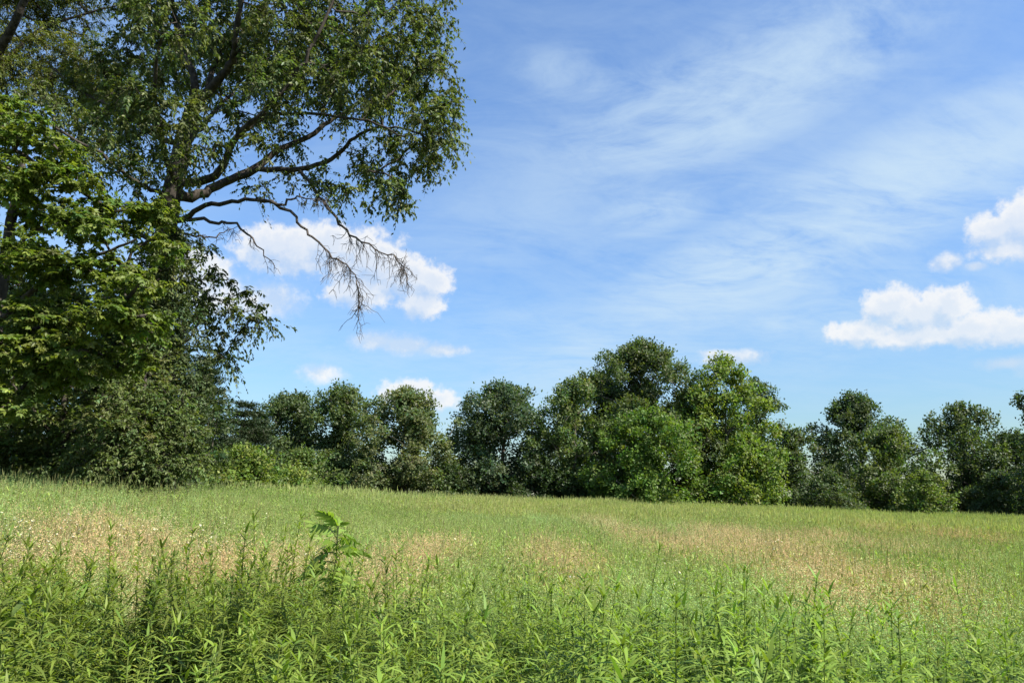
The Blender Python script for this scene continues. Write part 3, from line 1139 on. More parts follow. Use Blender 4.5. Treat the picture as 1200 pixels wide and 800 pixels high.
    near_tree('feathery_tree', 'fine leaved olive green tree behind limbs in the top left corner', 'tree', -70, 25.0,
              [(-66, 420), (-50, 260), (-20, 120, .4), (0, 60, .6)], .34,
              [([(-30, 160, .3), (-4, 70, -.6), (18, 24, -1.2), (34, -10, -1.6), (60, -60, -2.0)], .19, .09),
               ([(-30, 160, .3), (20, 120, .4), (70, 90, .8), (120, 80, 1.0), (160, 100, 1.2)], .10, .03),
               ([(-10, 90, .3), (40, 40, .6), (90, 20, .8), (140, 6, 1.0)], .09, .03)],
              [(60, 60, 46, .5), (105, 70, 42, .8), (140, 95, 38, 1.0), (120, 115, 38, 1.4), (80, 105, 40, 0), (30, 90, 40, .4), (160, 120, 24, 1.2), (20, 20, 44, 1.0), (80, 10, 44, 1.4), (-40, 60, 70, 0),
               (-60, -40, 90, 0), (40, -60, 80, 0), (120, -50, 60, 1.0), (0, 140, 40, .8)],
              (.112, .138, .032), 52, tip_d=5.6, twigs=5, nleaf=9, tw_len=.55, leaf=.13, width=.28, droop=.5, lobe_shape=(1.1, 1.2, .75))
    near_tree('tall_shrub', 'dark dense shrub filling the space under the bright leafy tree', 'shrub', 70, 18.5,
              [(72, 500), (80, 440), (90, 400)], .09, [([(74, 520), (30, 470, -.4), (0, 430, -.6)], .05, .015), ([(74, 520), (120, 460, .3), (150, 420, .5)], .05, .015)],
              [(20, 440, 56, .4), (80, 430, 56, .6), (140, 430, 50, .8), (10, 505, 50, -.2), (70, 510, 52, -.2), (60, 350, 60, 1.6), (120, 370, 50, 1.6), (-50, 460, 70, 0), (30, 545, 36, -.5), (80, 545, 36, -.6), (10, 340, 50, 1.4)],
              (.096, .138, .042), 53, tip_d=9.0, twigs=4, nleaf=9, tw_len=.42, leaf=.12, width=.55, droop=.3, lobe_shape=(1.05, 1, .9))
    near_tree('tall_shrub', 'grey green leafy shrub at the meadow edge under the hanging sprays', 'shrub', 165, 17.4,
              [(165, 520), (168, 470), (170, 430)], .08, [([(165, 530), (200, 490, -.3), (215, 470, -.4)], .04, .012), ([(165, 530), (130, 490, -.4), (120, 460, -.6)], .04, .012)],
              [(150, 470, 40, -.4), (195, 470, 34, -.2), (215, 505, 28, -.5), (160, 515, 44, -.9), (120, 500, 36, -1.0), (200, 535, 34, -.8), (150, 545, 36, -1.1), (110, 545, 34, -1.2), (185, 430, 30, .6), (190, 395, 26, .9), (200, 360, 24, 1.2), (150, 430, 34, .3), (115, 455, 34, .2), (228, 540, 18, -.3), (205, 500, 30, -.2), (185, 550, 34, -.6)],
              (.100, .142, .046), 54, tip_d=15.0, twigs=4, nleaf=9, tw_len=.36, leaf=.09, width=.48, droop=.35, lobe_shape=(1, 1, .85))
    near_tree('cedar_tree', 'dark narrow conifer like tree rising behind the grey green shrub', 'tree', 205, 18.6,
              [(204, 480), (203, 400), (202, 320)], .07, [([(198, 420), (225, 390, .2), (238, 370, .3)], .04, .012)],
              [(200, 330, 32, 0), (205, 370, 36, 0), (180, 380, 36, .6), (215, 410, 30, 0), (200, 440, 40, 0), (225, 455, 20, 0), (190, 300, 26, .2), (215, 490, 30, .5), (165, 340, 34, .8), (160, 420, 40, 1.0)],
              (.066, .100, .038), 55, tip_d=8.0, twigs=5, nleaf=12, tw_len=.34, leaf=.11, width=.3, droop=.05, up=.35, mat=M_NEEDLE, lobe_shape=(1, 1, .9))


build_trees()

# ---------------------------------------------------------------- meadow


def ground_hit(px, py, h):
    """where a plant of height h stands whose top the photo shows at px, py"""
    lo, hi = 1.0, 110.0
    for _ in range(50):
        m = .5 * (lo + hi)
        p = at(px, py, m)
        if p[2] > float(ground_z(p[0], m)) + h:
            lo = m
        else:
            hi = m
    p = at(px, py, lo)
    return p[0], lo


def col_var(rng, base, n, var=.15, hue=.08):
    b = np.asarray(base, float)
    c = b[None] * np.clip(1 + rng.normal(0, var, n), .4, 1.8)[:, None]
    c[:, 0] *= 1 + rng.normal(0, hue, n)
    return np.clip(c, .004, .75)


def stem_geo(acc, pts, r0, r1, col, sides=4):
    P = np.array(pts)
    T = np.gradient(P, axis=0)
    r = np.linspace(r0, r1, len(P))
    v, q = frustums(P[:-1], P[1:], T[:-1], T[1:], r[:-1], r[1:], sides)
    acc.add(v, None, q, col)


def forb_mesh(seed, h, nleaf, leaf, wide, colour, stemcol=(.15, .20, .05), lowest=.15, n_stem=1, ang=.6, bendd=.5, topscale=.55):
    """an upright weed: stems set all round with narrow arching leaves"""
    rng = np.random.default_rng(seed)
    acc = Acc()
    for s in range(n_stem):
        off = rng.normal(0, .05, 2) * (n_stem > 1)
        lean = rng.normal(0, .10, 2)
        hs = h * rng.uniform(.82, 1.05)
        ts = np.linspace(0, 1, 7)
        pts = [np.array((off[0] + lean[0] * t * t * hs, off[1] + lean[1] * t * t * hs, hs * t)) for t in ts]
        stem_geo(acc, pts, .0045, .002, stemcol)
        n = nleaf
        t = np.sort(rng.uniform(lowest, 1.0, n) ** .8)
        a = np.arange(n) * 2.39996 + rng.uniform(0, 6.28) + rng.normal(0, .3, n)
        P = np.stack([np.interp(t, ts, [p[k] for p in pts]) for k in range(3)], 1)
        out = np.stack([np.cos(a), np.sin(a), np.zeros(n)], 1)
        el = ang + .38 * t ** 6 + rng.normal(0, .22, n)
        A = out * np.cos(el)[:, None] + np.array((0, 0, 1.0)) * np.sin(el)[:, None]
        bend = -np.array((0, 0, 1.0)) * (bendd * (1 - .6 * t ** 3) * rng.uniform(.5, 1.4, n))[:, None] + rng.normal(0, .06, (n, 3))
        Ls = leaf * rng.uniform(.7, 1.2, n) * (1 - (1 - topscale) * t ** 4)
        c = col_var(rng, colour, n, .16, .08)
        v, tr, q, cc = blades_geo(P, A, bend, Ls, wide * Ls, c, 3, 1.0, face=np.cross(A, np.stack([-np.sin(a), np.cos(a), np.zeros(n)], 1)))
        acc.add(v, tr, q, cc)
    return acc.mesh('forb')


def tuft_mesh(seed, n, rad, h, w, colour, heads=0.0, headcol=(.27, .29, .12), seg=3, dry=0.0, drycol=(.28, .30, .12), headlen=.10, headw=.012, lean=.22, flecks=0.0, fleck=.06):
    """a patch of grass: arching blades and some stalks with seed heads"""
    rng = np.random.default_rng(seed)
    acc = Acc()
    a = rng.uniform(0, 6.28, n)
    rr = rad * np.sqrt(rng.uniform(0, 1, n))
    P = np.stack([np.cos(a) * rr, np.sin(a) * rr, np.zeros(n)], 1)
    A = np.stack([rng.normal(0, lean, n), rng.normal(0, lean, n), np.ones(n)], 1)
    b = np.stack([rng.normal(0, .4, n), rng.normal(0, .4, n), -rng.uniform(.02, .35, n)], 1)
    Ls = h * rng.uniform(.55, 1.05, n)
    c = col_var(rng, colour, n, .18, .10)
    m = rng.uniform(0, 1, n) < dry
    c[m] = col_var(rng, drycol, int(m.sum()), .15, .05)
    v, t, q, cc = blades_geo(P, A, b, Ls, w * rng.uniform(.6, 1.3, n), c, seg)
    acc.add(v, t, q, cc)
    if flecks:
        k = int(n * flecks)
        a = rng.uniform(0, 6.28, k)
        rr = rad * np.sqrt(rng.uniform(0, 1, k))
        P = np.stack([np.cos(a) * rr, np.sin(a) * rr, h * rng.uniform(.45, 1.05, k)], 1)
        A = unit(rng.normal(0, 1, (k, 3)) + np.array((0, 0, .6)))
        c = col_var(rng, np.asarray(colour) * 1.1, k, .22, .10)
        m = rng.uniform(0, 1, k) < dry
        c[m] = col_var(rng, drycol, int(m.sum()), .15, .05)
        v, t, cc = leaves_geo(P, A, rng.normal(0, 1, (k, 3)) + np.array((0, 0, .8)), fleck * rng.uniform(.6, 1.4, k), fleck * rng.uniform(.16, .34, k), .1, c)
        acc.add(v, t, None, cc)
    k = int(n * heads)
    if k:
        a = rng.uniform(0, 6.28, k)
        rr = rad * np.sqrt(rng.uniform(0, 1, k))
        P = np.stack([np.cos(a) * rr, np.sin(a) * rr, np.zeros(k)], 1)
        A = unit(np.stack([rng.normal(0, .10, k), rng.normal(0, .10, k), np.ones(k)], 1))
        Ls = h * rng.uniform(.95, 1.25, k)
        b = np.stack([rng.normal(0, .08, k), rng.normal(0, .08, k), np.zeros(k)], 1)
        c = col_var(rng, np.asarray(headcol) * .8, k, .15, .05)
        v, t, q, cc = blades_geo(P, A, b, Ls, w * .45, c, 2)
        acc.add(v, t, q, cc)
        tip = P + A * Ls[:, None] + b * Ls[:, None]
        c = col_var(rng, headcol, k, .18, .06)
        for f in range(2):
            face = np.array((math.cos(f * 1.57), math.sin(f * 1.57), 0.0))
            hl = headlen * rng.uniform(.7, 1.3, k)
            v, t, q, cc = blades_geo(tip - A * hl[:, None] * .5, A, b * .6, hl, headw * rng.uniform(.7, 1.3, k), c, 2, 1.0, face=np.tile(face, (k, 1)))
            acc.add(v, t, q, cc)
    return acc.mesh('tuft')


def panicle_mesh(seed, n, rad, h, colour, size=.012, per=16, stalkcol=(.20, .22, .07), w=.003):
    """stalks that carry loose airy heads of tiny spikelets"""
    rng = np.random.default_rng(seed)
    acc = Acc()
    a = rng.uniform(0, 6.28, n)
    rr = rad * np.sqrt(rng.uniform(0, 1, n))
    P = np.stack([np.cos(a) * rr, np.sin(a) * rr, np.zeros(n)], 1)
    A = unit(np.stack([rng.normal(0, .12, n), rng.normal(0, .12, n), np.ones(n)], 1))
    b = np.stack([rng.normal(0, .10, n), rng.normal(0, .10, n), np.zeros(n)], 1)
    Ls = h * rng.uniform(.75, 1.1, n)
    v, t, q, cc = blades_geo(P, A, b, Ls, w, col_var(rng, stalkcol, n), 3)
    acc.add(v, t, q, cc)
    i = np.repeat(np.arange(n), per)
    k = len(i)
    f = rng.uniform(.72, 1.0, k)
    c0 = P[i] + A[i] * (Ls[i] * f)[:, None] + b[i] * (Ls[i] * f * f)[:, None]
    sp = .055 * (1.05 - (f - .72) / .28)
    d = unit(rng.normal(0, 1, (k, 3)) + np.array((0, 0, .5)))
    Q = c0 + d * (sp * rng.uniform(.3, 1.0, k))[:, None]
    v, t, cc = leaves_geo(Q, d, rng.normal(0, 1, (k, 3)), size * rng.uniform(.7, 1.5, k), size * .45, .1, col_var(rng, colour, k, .2, .08))
    acc.add(v, t, None, cc)
    return acc.mesh('panicle')


def flower_mesh(seed, h, heads, size=.0115):
    """fleabane: thin branched stem with small white ray flowers"""
    rng = np.random.default_rng(seed)
    acc = Acc()
    top = np.array((rng.normal(0, .05), rng.normal(0, .05), h * .82))
    stem_geo(acc, [np.zeros(3), top * .5, top], .004, .002, (.09, .13, .03))
    for k in range(heads):
        e = top + np.array((rng.normal(0, .07), rng.normal(0, .07), h * rng.uniform(.06, .22)))
        stem_geo(acc, [top, (top + e) / 2 + rng.normal(0, .01, 3), e], .0018, .001, (.09, .13, .03), 3)
        n = unit(np.array((rng.normal(0, .4), rng.normal(0, .4), 1.0)))
        u = unit(np.cross(n, (0.3, 0.8, 0.1)))
        w = np.cross(n, u)
        m = 10
        an = np.arange(m) * 2 * math.pi / m
        r = size * rng.uniform(.7, 1.2)
        ring = e + r * (u * np.cos(an)[:, None] + w * np.sin(an)[:, None]) * np.where(np.arange(m) % 2, .55, 1.0)[:, None]
        acc.add(np.vstack([e[None], ring]), [(0, 1 + i, 1 + (i + 1) % m) for i in range(m)], None, (.78, .78, .74))
        r2 = r * .36
        ring = e + n * .003 + r2 * (u * np.cos(an)[:, None] + w * np.sin(an)[:, None])
        acc.add(np.vstack([(e + n * .005)[None], ring]), [(0, 1 + i, 1 + (i + 1) % m) for i in range(m)], None, (.62, .50, .06))
    n = 14
    t = rng.uniform(.15, .95, n)
    a = rng.uniform(0, 6.28, n)
    A = np.stack([np.cos(a), np.sin(a), np.full(n, .7)], 1)
    v, tr, q, cc = blades_geo(top[None] * t[:, None], A, np.tile((0, 0, -.4), (n, 1)), .06, .012, col_var(rng, (.07, .12, .025), n), 2)
    acc.add(v, tr, q, cc)
    return acc.mesh('flower')


def scatter_group(name, coll):
    ng = bpy.data.node_groups.new(name, 'GeometryNodeTree')
    ng.interface.new_socket('Geometry', in_out='INPUT', socket_type='NodeSocketGeometry')
    ng.interface.new_socket('Geometry', in_out='OUTPUT', socket_type='NodeSocketGeometry')
    N, L = ng.nodes, ng.links
    gi, go = N.new('NodeGroupInput'), N.new('NodeGroupOutput')
    ci = N.new('GeometryNodeCollectionInfo')
    ci.inputs['Collection'].default_value = coll
    ci.inputs['Separate Children'].default_value = True
    ci.inputs['Reset Children'].default_value = True
    ip = N.new('GeometryNodeInstanceOnPoints')
    ip.inputs['Pick Instance'].default_value = True
    L.new(gi.outputs[0], ip.inputs['Points'])
    L.new(ci.outputs[0], ip.inputs['Instance'])
    for nm, dt, sock in (('proto', 'INT', 'Instance Index'), ('rot', 'FLOAT_VECTOR', 'Rotation'), ('scl', 'FLOAT_VECTOR', 'Scale')):
        a = N.new('GeometryNodeInputNamedAttribute')
        a.data_type = dt
        a.inputs['Name'].default_value = nm
        L.new(a.outputs['Attribute'], ip.inputs[sock])
    L.new(ip.outputs[0], go.inputs[0])
    return ng


def scatter(name, label, cat, protos, mat, XY, proto, scl, tint, seed, tilt=.08, sink=.02):
    rng = np.random.default_rng(seed)
    coll = bpy.data.collections.new(name + '_kinds')
    for i, me in enumerate(protos):
        me.materials.append(mat)
        coll.objects.link(bpy.data.objects.new('%s_kind_%02d' % (name, i), me))
    n = len(XY)
    v = np.stack([XY[:, 0], XY[:, 1], ground_z(XY[:, 0], XY[:, 1]) - sink], 1)
    me = bpy.data.meshes.new(name)
    me.vertices.add(n)
    me.vertices.foreach_set('co', v.astype(np.float32).ravel())
    at_ = me.attributes.new('proto', 'INT', 'POINT')
    at_.data.foreach_set('value', np.asarray(proto, np.int32))
    rot = np.stack([rng.normal(0, tilt, n), rng.normal(0, tilt, n), rng.uniform(0, 6.28, n)], 1)
    at_ = me.attributes.new('rot', 'FLOAT_VECTOR', 'POINT')
    at_.data.foreach_set('vector', rot.astype(np.float32).ravel())
    s3 = np.asarray(scl, np.float32)
    if s3.ndim == 1:
        s3 = np.stack([s3, s3, s3], 1)
    at_ = me.attributes.new('scl', 'FLOAT_VECTOR', 'POINT')
    at_.data.foreach_set('vector', s3.astype(np.float32).ravel())
    at_ = me.attributes.new('itint', 'FLOAT_COLOR', 'POINT')
    c4 = np.ones((n, 4), np.float32)
    c4[:, :3] = tint
    at_.data.foreach_set('color', c4.ravel())
    o = bpy.data.objects.new(name, me)
    COL.objects.link(o)
    md = o.modifiers.new('scatter', 'NODES')
    md.node_group = scatter_group(name + '_scatter', coll)
    tag(o, label, cat, kind='stuff')

    return o


def wedge(rng, n, r0, r1, half=R(50), power=1.0):
    """random spots on the ground in the part of the meadow in front of the camera; power < 2 crowds the near ones"""
    u = rng.uniform(0, 1, n)
    r = (r0 ** power + u * (r1 ** power - r0 ** power)) ** (1 / power)
    a = rng.uniform(-half, half, n)
    return np.stack([r * np.sin(a), r * np.cos(a)], 1)


def wave(x, y, s, seed):
    rng = np.random.default_rng(seed)
    f = np.zeros_like(x)
    for k in range(6):
        a = rng.uniform(0, 6.28)
        q = s * rng.uniform(.5, 2.2)
        f = f + np.sin((x * math.cos(a) + y * math.sin(a)) / q + rng.uniform(0, 6.28))
    return f / 3.5


DRY = []       # patches of reddish dry grass: x, y, half width, half depth
for (px, py, a, b) in [(15, 640, 55, 30), (95, 606, 45, 14), (88, 640, 34, 26), (225, 652, 48, 24), (150, 622, 60, 12), (335, 652, 60, 20), (456, 662, 30, 30),
                       (505, 640, 40, 16), (660, 652, 60, 26), (690, 688, 36, 16), (790, 636, 46, 30), (860, 648, 60, 22), (930, 664, 72, 32), (1010, 666, 80, 34), (1064, 686, 54, 22),
                       (1025, 632, 50, 12), (980, 690, 60, 14), (1100, 622, 60, 8), (890, 628, 60, 12)]:
    x0, y0 = ground_hit(px, py, 1.0)
    _, ya = ground_hit(px, py + b, 1.0)
    _, yb = ground_hit(px, max(py - b, 592), 1.0)
    DRY.append((x0, .5 * (ya + yb), a / F_PX * y0, .5 * abs(yb - ya)))


def dryness(x, y):
    d = np.zeros_like(x)
    for (cx, cy, rx, ry) in DRY:
        q = ((x - cx) / rx) ** 2 + ((y - cy) / ry) ** 2
        d = np.maximum(d, np.clip(1.25 - q, 0, 1))
    return d


def field_limit(x, y):
    """true where the meadow is open, in front of the trees"""
    left = 16.6 + np.maximum(0, (x + 9.5)) * 5.2
    return (y < np.where(x < -1.0, np.minimum(left, 64), 64)) & (y < 64)


def build_meadow():
    rng = np.random.default_rng(77)
    GREEN = (.165, .243, .042)
    # --- tall leafy weeds of the foreground
    forbs = [forb_mesh(100 + k, rng.uniform(1.12, 1.30), int(rng.integers(84, 110)), rng.uniform(.115, .145), rng.uniform(.14, .19), GREEN, ang=.35, bendd=.80, lowest=.3, topscale=.66) for k in range(7)]
    forbs += [forb_mesh(120 + k, rng.uniform(.80, 1.0), 44, .095, .26, (.12, .19, .045), ang=.25, bendd=.45, n_stem=2, lowest=.3) for k in range(4)]
    forbs += [forb_mesh(130 + k, rng.uniform(1.0, 1.2), 80, .07, .11, (.17, .225, .050), ang=.8, bendd=.5, n_stem=3, lowest=.3) for k in range(4)]
    XY = wedge(rng, 9000, 1.25, 13.0, power=1.25)
    d = np.hypot(XY[:, 0], XY[:, 1])
    edge = 4.6 + .9 * wave(XY[:, 0], XY[:, 1], 1.0, 5) + np.where(XY[:, 0] < -.3, .9, 0)
    dr = dryness(XY[:, 0], XY[:, 1])
    keep = rng.uniform(0, 1, len(d)) < np.clip(1.0 - (d - edge) / 2.0, .07, 1) * (1 - .8 * dr * (d > 6.2))
    hollow = wave(XY[:, 0], XY[:, 1], .34, 31) + .5 * wave(XY[:, 0], XY[:, 1], .16, 32)
    keep &= ~((hollow < -.5) & (rng.uniform(0, 1, len(d)) < .85))
    XY, d = XY[keep], d[keep]
    n = len(XY)
    kind = np.where(wave(XY[:, 0], XY[:, 1], .5, 6) + rng.normal(0, .5, n) > .75, rng.integers(7, 11, n), rng.integers(0, 7, n))
    kind = np.where(wave(XY[:, 0], XY[:, 1], .7, 8) + rng.normal(0, .45, n) > .7, rng.integers(11, 15, n), kind)
    clump = 1.0 + .17 * wave(XY[:, 0], XY[:, 1], .42, 7) + .09 * wave(XY[:, 0], XY[:, 1], .15, 33)
    s = np.minimum(1.16, rng.uniform(.80, 1.08, n) * np.clip(clump, .68, 1.2)) * np.where(d > 5.8, .82, 1.04) * (1 - .11 / (1 + np.exp(-(XY[:, 0] - .3) / .25)))
    br = 1 + .20 * wave(XY[:, 0], XY[:, 1], .8, 9) + rng.normal(0, .12, n)
    tint = np.stack([br * (1 + .10 * wave(XY[:, 0], XY[:, 1], 1.6, 10)), br, br * .95], 1)
    scatter('meadow_weeds', 'dense bright green leafy weeds crowding the foreground', 'weeds', forbs, M_MEADOW, XY, kind, s, tint, 1)
    # --- grass, near and middle
    tufts = [tuft_mesh(200 + k, 60, .18, rng.uniform(.80, 1.0), .005, (.165, .236, .044), .04, dry=.06, headlen=.09, headw=.007, flecks=1.0, fleck=.045, lean=.18) for k in range(6)]
    tufts += [tuft_mesh(210 + k, 95, .30, rng.uniform(.82, 1.0), .0065, (.180, .255, .050), .10, dry=.07, headlen=.10, headw=.009, flecks=1.4, fleck=.05, lean=.15) for k in range(6)]
    XY = wedge(rng, 3000, 5.0, 14.0, power=1.7)
    k1 = rng.integers(0, 6, len(XY))
    XY2 = wedge(rng, 11000, 7.0, 34.0, power=1.45)
    k2 = rng.integers(6, 12, len(XY2))
    XY, kind = np.concatenate([XY, XY2]), np.concatenate([k1, k2])
    ok = field_limit(XY[:, 0], XY[:, 1])
    XY, kind = XY[ok], kind[ok]
    n = len(XY)
    dr = dryness(XY[:, 0], XY[:, 1])
    br = 1 + .16 * wave(XY[:, 0], XY[:, 1], 2.5, 11) + rng.normal(0, .07, n)
    tint = np.stack([br * (1 + .30 * dr + .10 * wave(XY[:, 0], XY[:, 1], 3.5, 12)), br * (1 + .05 * dr), br * (1 + .4 * dr)], 1)
    s = rng.uniform(.8, 1.12, n)
    scatter('meadow_grass', 'tall green grass standing all over the middle of the meadow', 'grass', tufts, M_MEADOW, XY, kind, s, tint, 2)
    # --- far grass
    far = [tuft_mesh(230 + k, 150, .75, rng.uniform(.82, 1.02), .015, (.190, .268, .056), .18, dry=.08, headlen=.16, headw=.022, headcol=(.34, .37, .16), lean=.18, flecks=1.6, fleck=.09) for k in range(7)]
    XY = wedge(rng, 13500, 24.0, 84.0, half=R(52), power=1.8)
    XY = XY[field_limit(XY[:, 0], XY[:, 1])]
    n = len(XY)
    w1 = wave(XY[:, 0], XY[:, 1], 6.0, 13)
    w2 = wave(XY[:, 0], XY[:, 1], 9.0, 14)
    br = 1 + .12 * w1 + rng.normal(0, .07, n)
    yel = np.clip(.06 * w2 + .05 * np.exp(-((XY[:, 0] - 3) / 14) ** 2) - .10 * (XY[:, 0] < -4), -.2, .6)
    tint = np.stack([br * (1 + yel), br * (1 + .15 * yel), br * (1 + .5 * yel)], 1)
    s = rng.uniform(.82, 1.18, n) * (1 + .16 * np.clip(wave(XY[:, 0], XY[:, 1], 1.2, 17), -.6, 1.4) * (XY[:, 1] > 45))
    scatter('far_grass', 'pale green and straw coloured grass along the far rise of the meadow', 'grass', far, M_MEADOW, XY, rng.integers(0, 7, n), s, tint, 3, tilt=.04)
    # --- reddish dry grass in patches
    pan = [panicle_mesh(300 + k, 34, .24, rng.uniform(.95, 1.1), (.57, .435, .235), .0115, 30, w=.0026) for k in range(5)]
    XY = wedge(rng, 32000, 4.0, 40.0, power=1.3)
    dr = dryness(XY[:, 0], XY[:, 1]) * np.clip(.75 + .6 * wave(XY[:, 0], XY[:, 1], 1.0, 15), .1, 1)
    loose = np.clip(.16 + .16 * wave(XY[:, 0], XY[:, 1], 2.2, 19), .03, .4) * (np.hypot(XY[:, 0], XY[:, 1]) > 5.5)
    keep = (rng.uniform(0, 1, len(XY)) < dr * .7 + loose * 1.2) & field_limit(XY[:, 0], XY[:, 1])
    XY = XY[keep]
    n = len(XY)
    v = rng.normal(1, .12, n)
    hue = rng.normal(0, .08, n) + .10 * wave(XY[:, 0], XY[:, 1], 1.6, 16)
    gr = np.where(dr[keep] > .25, 0.0, 1.0)
    tint = np.stack([v * (1 - .42 * gr), v * (1 + hue) * (1 - .02 * gr), v * (1 + hue) * (1 - .35 * gr)], 1)
    scatter('dry_grass', 'reddish tan seed heads in drifts among the green grass', 'grass', pan, M_STRAW, XY, rng.integers(0, 5, n), rng.uniform(.82, 1.08, n), tint, 4, tilt=.06)
    # --- white fleabane
    fl = [flower_mesh(400 + k, rng.uniform(.95, 1.12), int(rng.integers(7, 14))) for k in range(5)]
    pts = []
    for (px, py, a, b, m) in [(15, 606, 30, 10, 18), (20, 622, 26, 10, 10), (90, 603, 20, 5, 8), (215, 630, 34, 8, 13), (140, 614, 20, 6, 10), (520, 588, 20, 4, 14), (690, 590, 120, 8, 16), (240, 600, 120, 12, 14), (900, 640, 220, 30, 14), (420, 640, 160, 30, 14)]:
        for j in range(m):
            pts.append(ground_hit(px + rng.normal(0, a * .6), py + abs(rng.normal(0, b * .6)), 1.05))
    XY = np.array(pts)
    n = len(XY)
    scatter('white_flowers', 'small white daisy like flowers dotted over the meadow', 'flowers', fl, M_MEADOW, XY, rng.integers(0, 5, n), rng.uniform(.9, 1.08, n), np.ones((n, 3)), 5)


build_meadow()

# ---------------------------------------------------------------- single weeds that stand out in the foreground


def leaf_part_mesh(name, L, Wd, colour, bend=.35, seg=5, fold=.10, wav=0.0):
    """one broad leaf along +X with a folded midrib, drooping; thin but two-sided with real curvature"""
    acc = Acc()
    rows = []
    for k in range(seg + 1):
        t = k / seg
        w = Wd * .5 * (math.sin(math.pi * min(1, t * .92 + .06)) ** .8) * (1 - .25 * t)
        if k == seg:
            w = 0.0015
        z = -bend * L * t * t + .18 * L * t
        rows += [(L * t, -w, z + w * fold * 2), (L * t, 0, z), (L * t, w, z + w * fold * 2)]
    q = []
    for k in range(seg):
        a = 3 * k
        q += [(a, a + 1, a + 4, a + 3), (a + 1, a + 2, a + 5, a + 4)]
    acc.add(rows, None, q, colour)
    me = acc.mesh(name, True)
    me.materials.append(M_WEED)
    return me


def frond_mesh(seed, L, pairs, leaflet, colour, droop=.55):
    """a feather-like compound leaf along +X that arches down, with drooping leaflets in pairs"""
    rng = np.random.default_rng(seed)
    acc = Acc()
    ts = np.linspace(0, 1, 8)
    pts = [np.array((L * t * (1 - .12 * t), 0, L * (.42 * t - droop * 1.35 * t * t))) for t in ts]
    stem_geo(acc, pts, .0045, .0015, (.10, .13, .04), 4)
    P, A, Nn = [], [], []
    for k in range(pairs):
        t = .2 + .8 * (k + .5) / pairs
        p = np.array([np.interp(t, ts, [q[i] for q in pts]) for i in range(3)])
        for sgn in (-1, 1):
            P.append(p)
            A.append((.45, sgn * .9, -.45 + rng.normal(0, .12)))
            Nn.append((.1, sgn * .45, 1.0))
    P.append(pts[-1])
    A.append((.8, 0, -.7))
    Nn.append((.5, 0, 1))
    n = len(P)
    Ls = leaflet * rng.uniform(.8, 1.15, n) * np.interp(np.arange(n), [0, n * .4, n], [.75, 1.1, .7])
    v, t, q, c = blades_geo(np.array(P), np.array(A), np.tile((0, 0, -.25), (n, 1)), Ls, Ls * .42, col_var(rng, colour, n, .12, .06), 3, 1.0, face=np.array(Nn))
    acc.add(v, t, q, c)
    me = acc.mesh('compound_leaf')
    me.materials.append(M_WEED)
    return me


def place_leaf(me, parent, loc, az, pitch, roll, s, name='leaf'):
    o = bpy.data.objects.new(name, me)
    o.parent = parent
    o.location = loc
    o.rotation_euler = (roll, -pitch, az)
    o.scale = (s, s, s)
    COL.objects.link(o)
    return o


def plant_root(name, label, px, py, h, group=None, cat='weed'):
    x, y = ground_hit(px, py, h)
    r = empty(name, (x, y, float(ground_z(x, y)) - .02))
    tag(r, label, cat, group)
    return r


def stem_part(root, h, lean, r0=.007, r1=.003, colour=(.10, .14, .04)):
    ts = np.linspace(0, 1, 9)
    pts = [np.array((lean[0] * t * t, lean[1] * t * t, h * t)) for t in ts]
    a = Acc()
    stem_geo(a, pts, r0, r1, colour, 6)
    me = a.mesh('stem', True)
    link('stem', me, M_WEED, root)
    return lambda t: np.array([np.interp(t, ts, [p[i] for p in pts]) for i in range(3)])


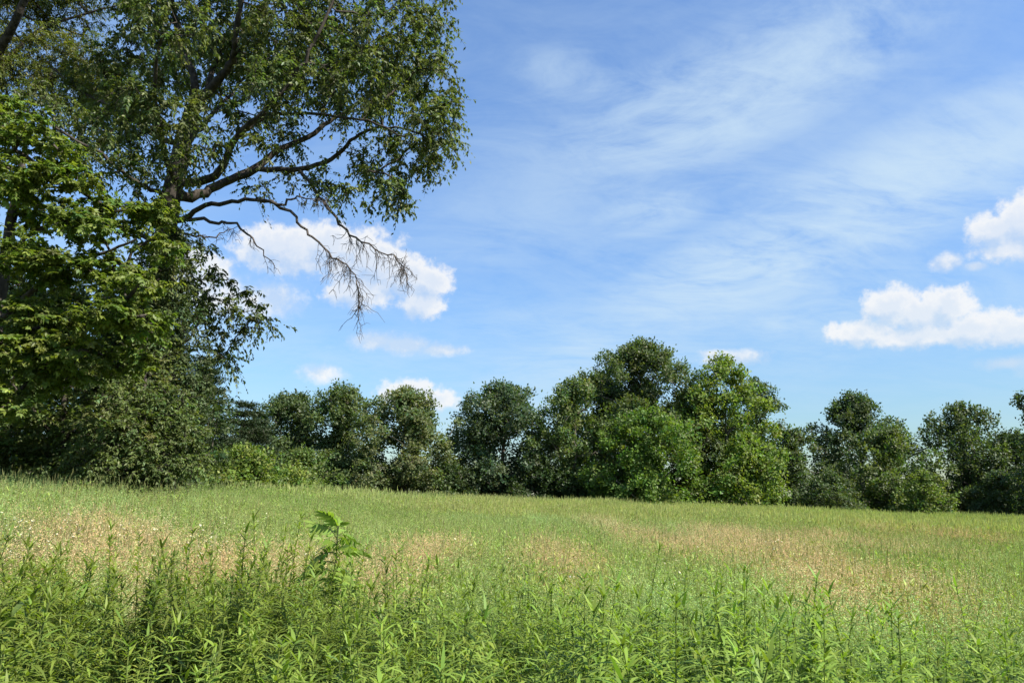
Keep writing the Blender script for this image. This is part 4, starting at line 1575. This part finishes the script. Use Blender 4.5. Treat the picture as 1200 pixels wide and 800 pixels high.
def build_weeds():
    rng = np.random.default_rng(5)
    # the tall weed with arching compound leaves
    root = plant_root('compound_leaved_weed', 'tall lone weed with arching feather like leaves standing above the meadow left of centre', 393, 602, 1.50)
    at_s = stem_part(root, 1.44, (.03, -.02), .011, .005, (.09, .12, .045))
    ms = [frond_mesh(900 + k, .24, 6, .10, (.185, .275, .05)) for k in range(4)]
    k = 0
    for (t, n, pitch, sc) in [(.995, 3, .85, .62), (.965, 4, .55, .85), (.93, 5, .35, .9), (.88, 5, .2, .95), (.82, 5, .1, 1.05), (.75, 4, .2, 1.15)]:
        for j in range(n):
            az = 3.14 + j * 6.283 / n + k * .37 + rng.normal(0, .15)
            place_leaf(ms[k % 4], root, at_s(t - .012 * j), az, pitch + rng.normal(0, .35), rng.normal(0, .6), sc * rng.uniform(.65, 1.2), 'compound_leaf')
            k += 1
    # dark green goldenrods whose tips stand up at the left
    gm = [leaf_part_mesh('leaf', .115, .018, tuple(c), .5, 4) for c in col_var(rng, (.100, .170, .030), 4, .1, .05)]
    spots = [(132, 650, 1.32, 'upright dark goldenrod, left one of the pair over the left dry patch'), (176, 642, 1.36, 'upright dark goldenrod, right one of the pair over the left dry patch'),
             (302, 634, 1.36, 'upright goldenrod standing alone a little left of the feather leaved weed'), (272, 658, 1.28, 'shorter goldenrod left of the goldenrod next to the feather leaved weed'),
             (106, 640, 1.32, 'slender goldenrod rising above the dry grass at the left'), (48, 668, 1.30, 'goldenrod nearest the left edge of the picture'),
             (352, 672, 1.26, 'goldenrod directly left of the foot of the feather leaved weed'), (222, 672, 1.28, 'goldenrod in front of the reddish patch at the left')]
    for (px, py, h, lab) in spots:
        root = plant_root('goldenrod_plant', lab, px, py, h, 'goldenrod plants standing above the weeds')
        at_s = stem_part(root, h * .97, rng.normal(0, .05, 2), .005, .002)
        n = 52
        for j in range(n):
            t = .35 + .65 * (j + .5) / n
            place_leaf(gm[j % 4], root, at_s(t), j * 2.39996 + rng.normal(0, .2), .15 + .9 * max(0, t - .6) / .4 + rng.normal(0, .12), rng.normal(0, .2), (1.05 - .55 * max(0, t - .7) / .3) * rng.uniform(.85, 1.15))
    # broad-leaved weeds near the camera
    bm = [leaf_part_mesh('leaf', .15, .052, tuple(c), .40, 6, .12) for c in col_var(rng, (.13, .20, .05), 4, .12, .06)]
    for (px, py, h, n, sc, lab) in [(652, 756, 1.14, 12, .62, 'pale broad leaved weed at the bottom, right of centre'), (506, 702, 1.16, 14, .62, 'light green broad leaved weed below the tan patch left of centre'),
                                    (862, 684, 1.22, 16, .75, 'star shaped broad leaved weed top in front of the right dry patch'), (22, 700, 1.18, 12, .95, 'weed with large drooping leaves at the left edge'),
                                    (846, 762, 1.12, 16, .6, 'dark broad leaved weed in the shaded hollow at the bottom right'), (395, 742, 1.14, 14, .6, 'broad leaved weed at the bottom below the feather leaved weed'),
                                    (1150, 742, 1.14, 14, .6, 'broad leaved weed near the bottom right corner'), (1000, 758, 1.12, 12, .6, 'broad leaved weed at the bottom between centre right and corner'),
                                    (250, 764, 1.12, 12, .6, 'broad leaved weed at the bottom left')]:
        root = plant_root('broad_leaved_weed', lab, px, py, h, 'broad leaved weeds in the foreground')
        at_s = stem_part(root, h * .97, rng.normal(0, .05, 2), .006, .003)
        for j in range(n):
            t = .45 + .55 * (j + .6) / n
            place_leaf(bm[j % 4], root, at_s(t), j * 2.39996 + rng.normal(0, .2), .15 + .7 * max(0, t - .75) / .25 + rng.normal(0, .12), rng.normal(0, .2), sc * (1.1 - .4 * max(0, t - .8) / .2) * rng.uniform(.85, 1.15))


build_weeds()
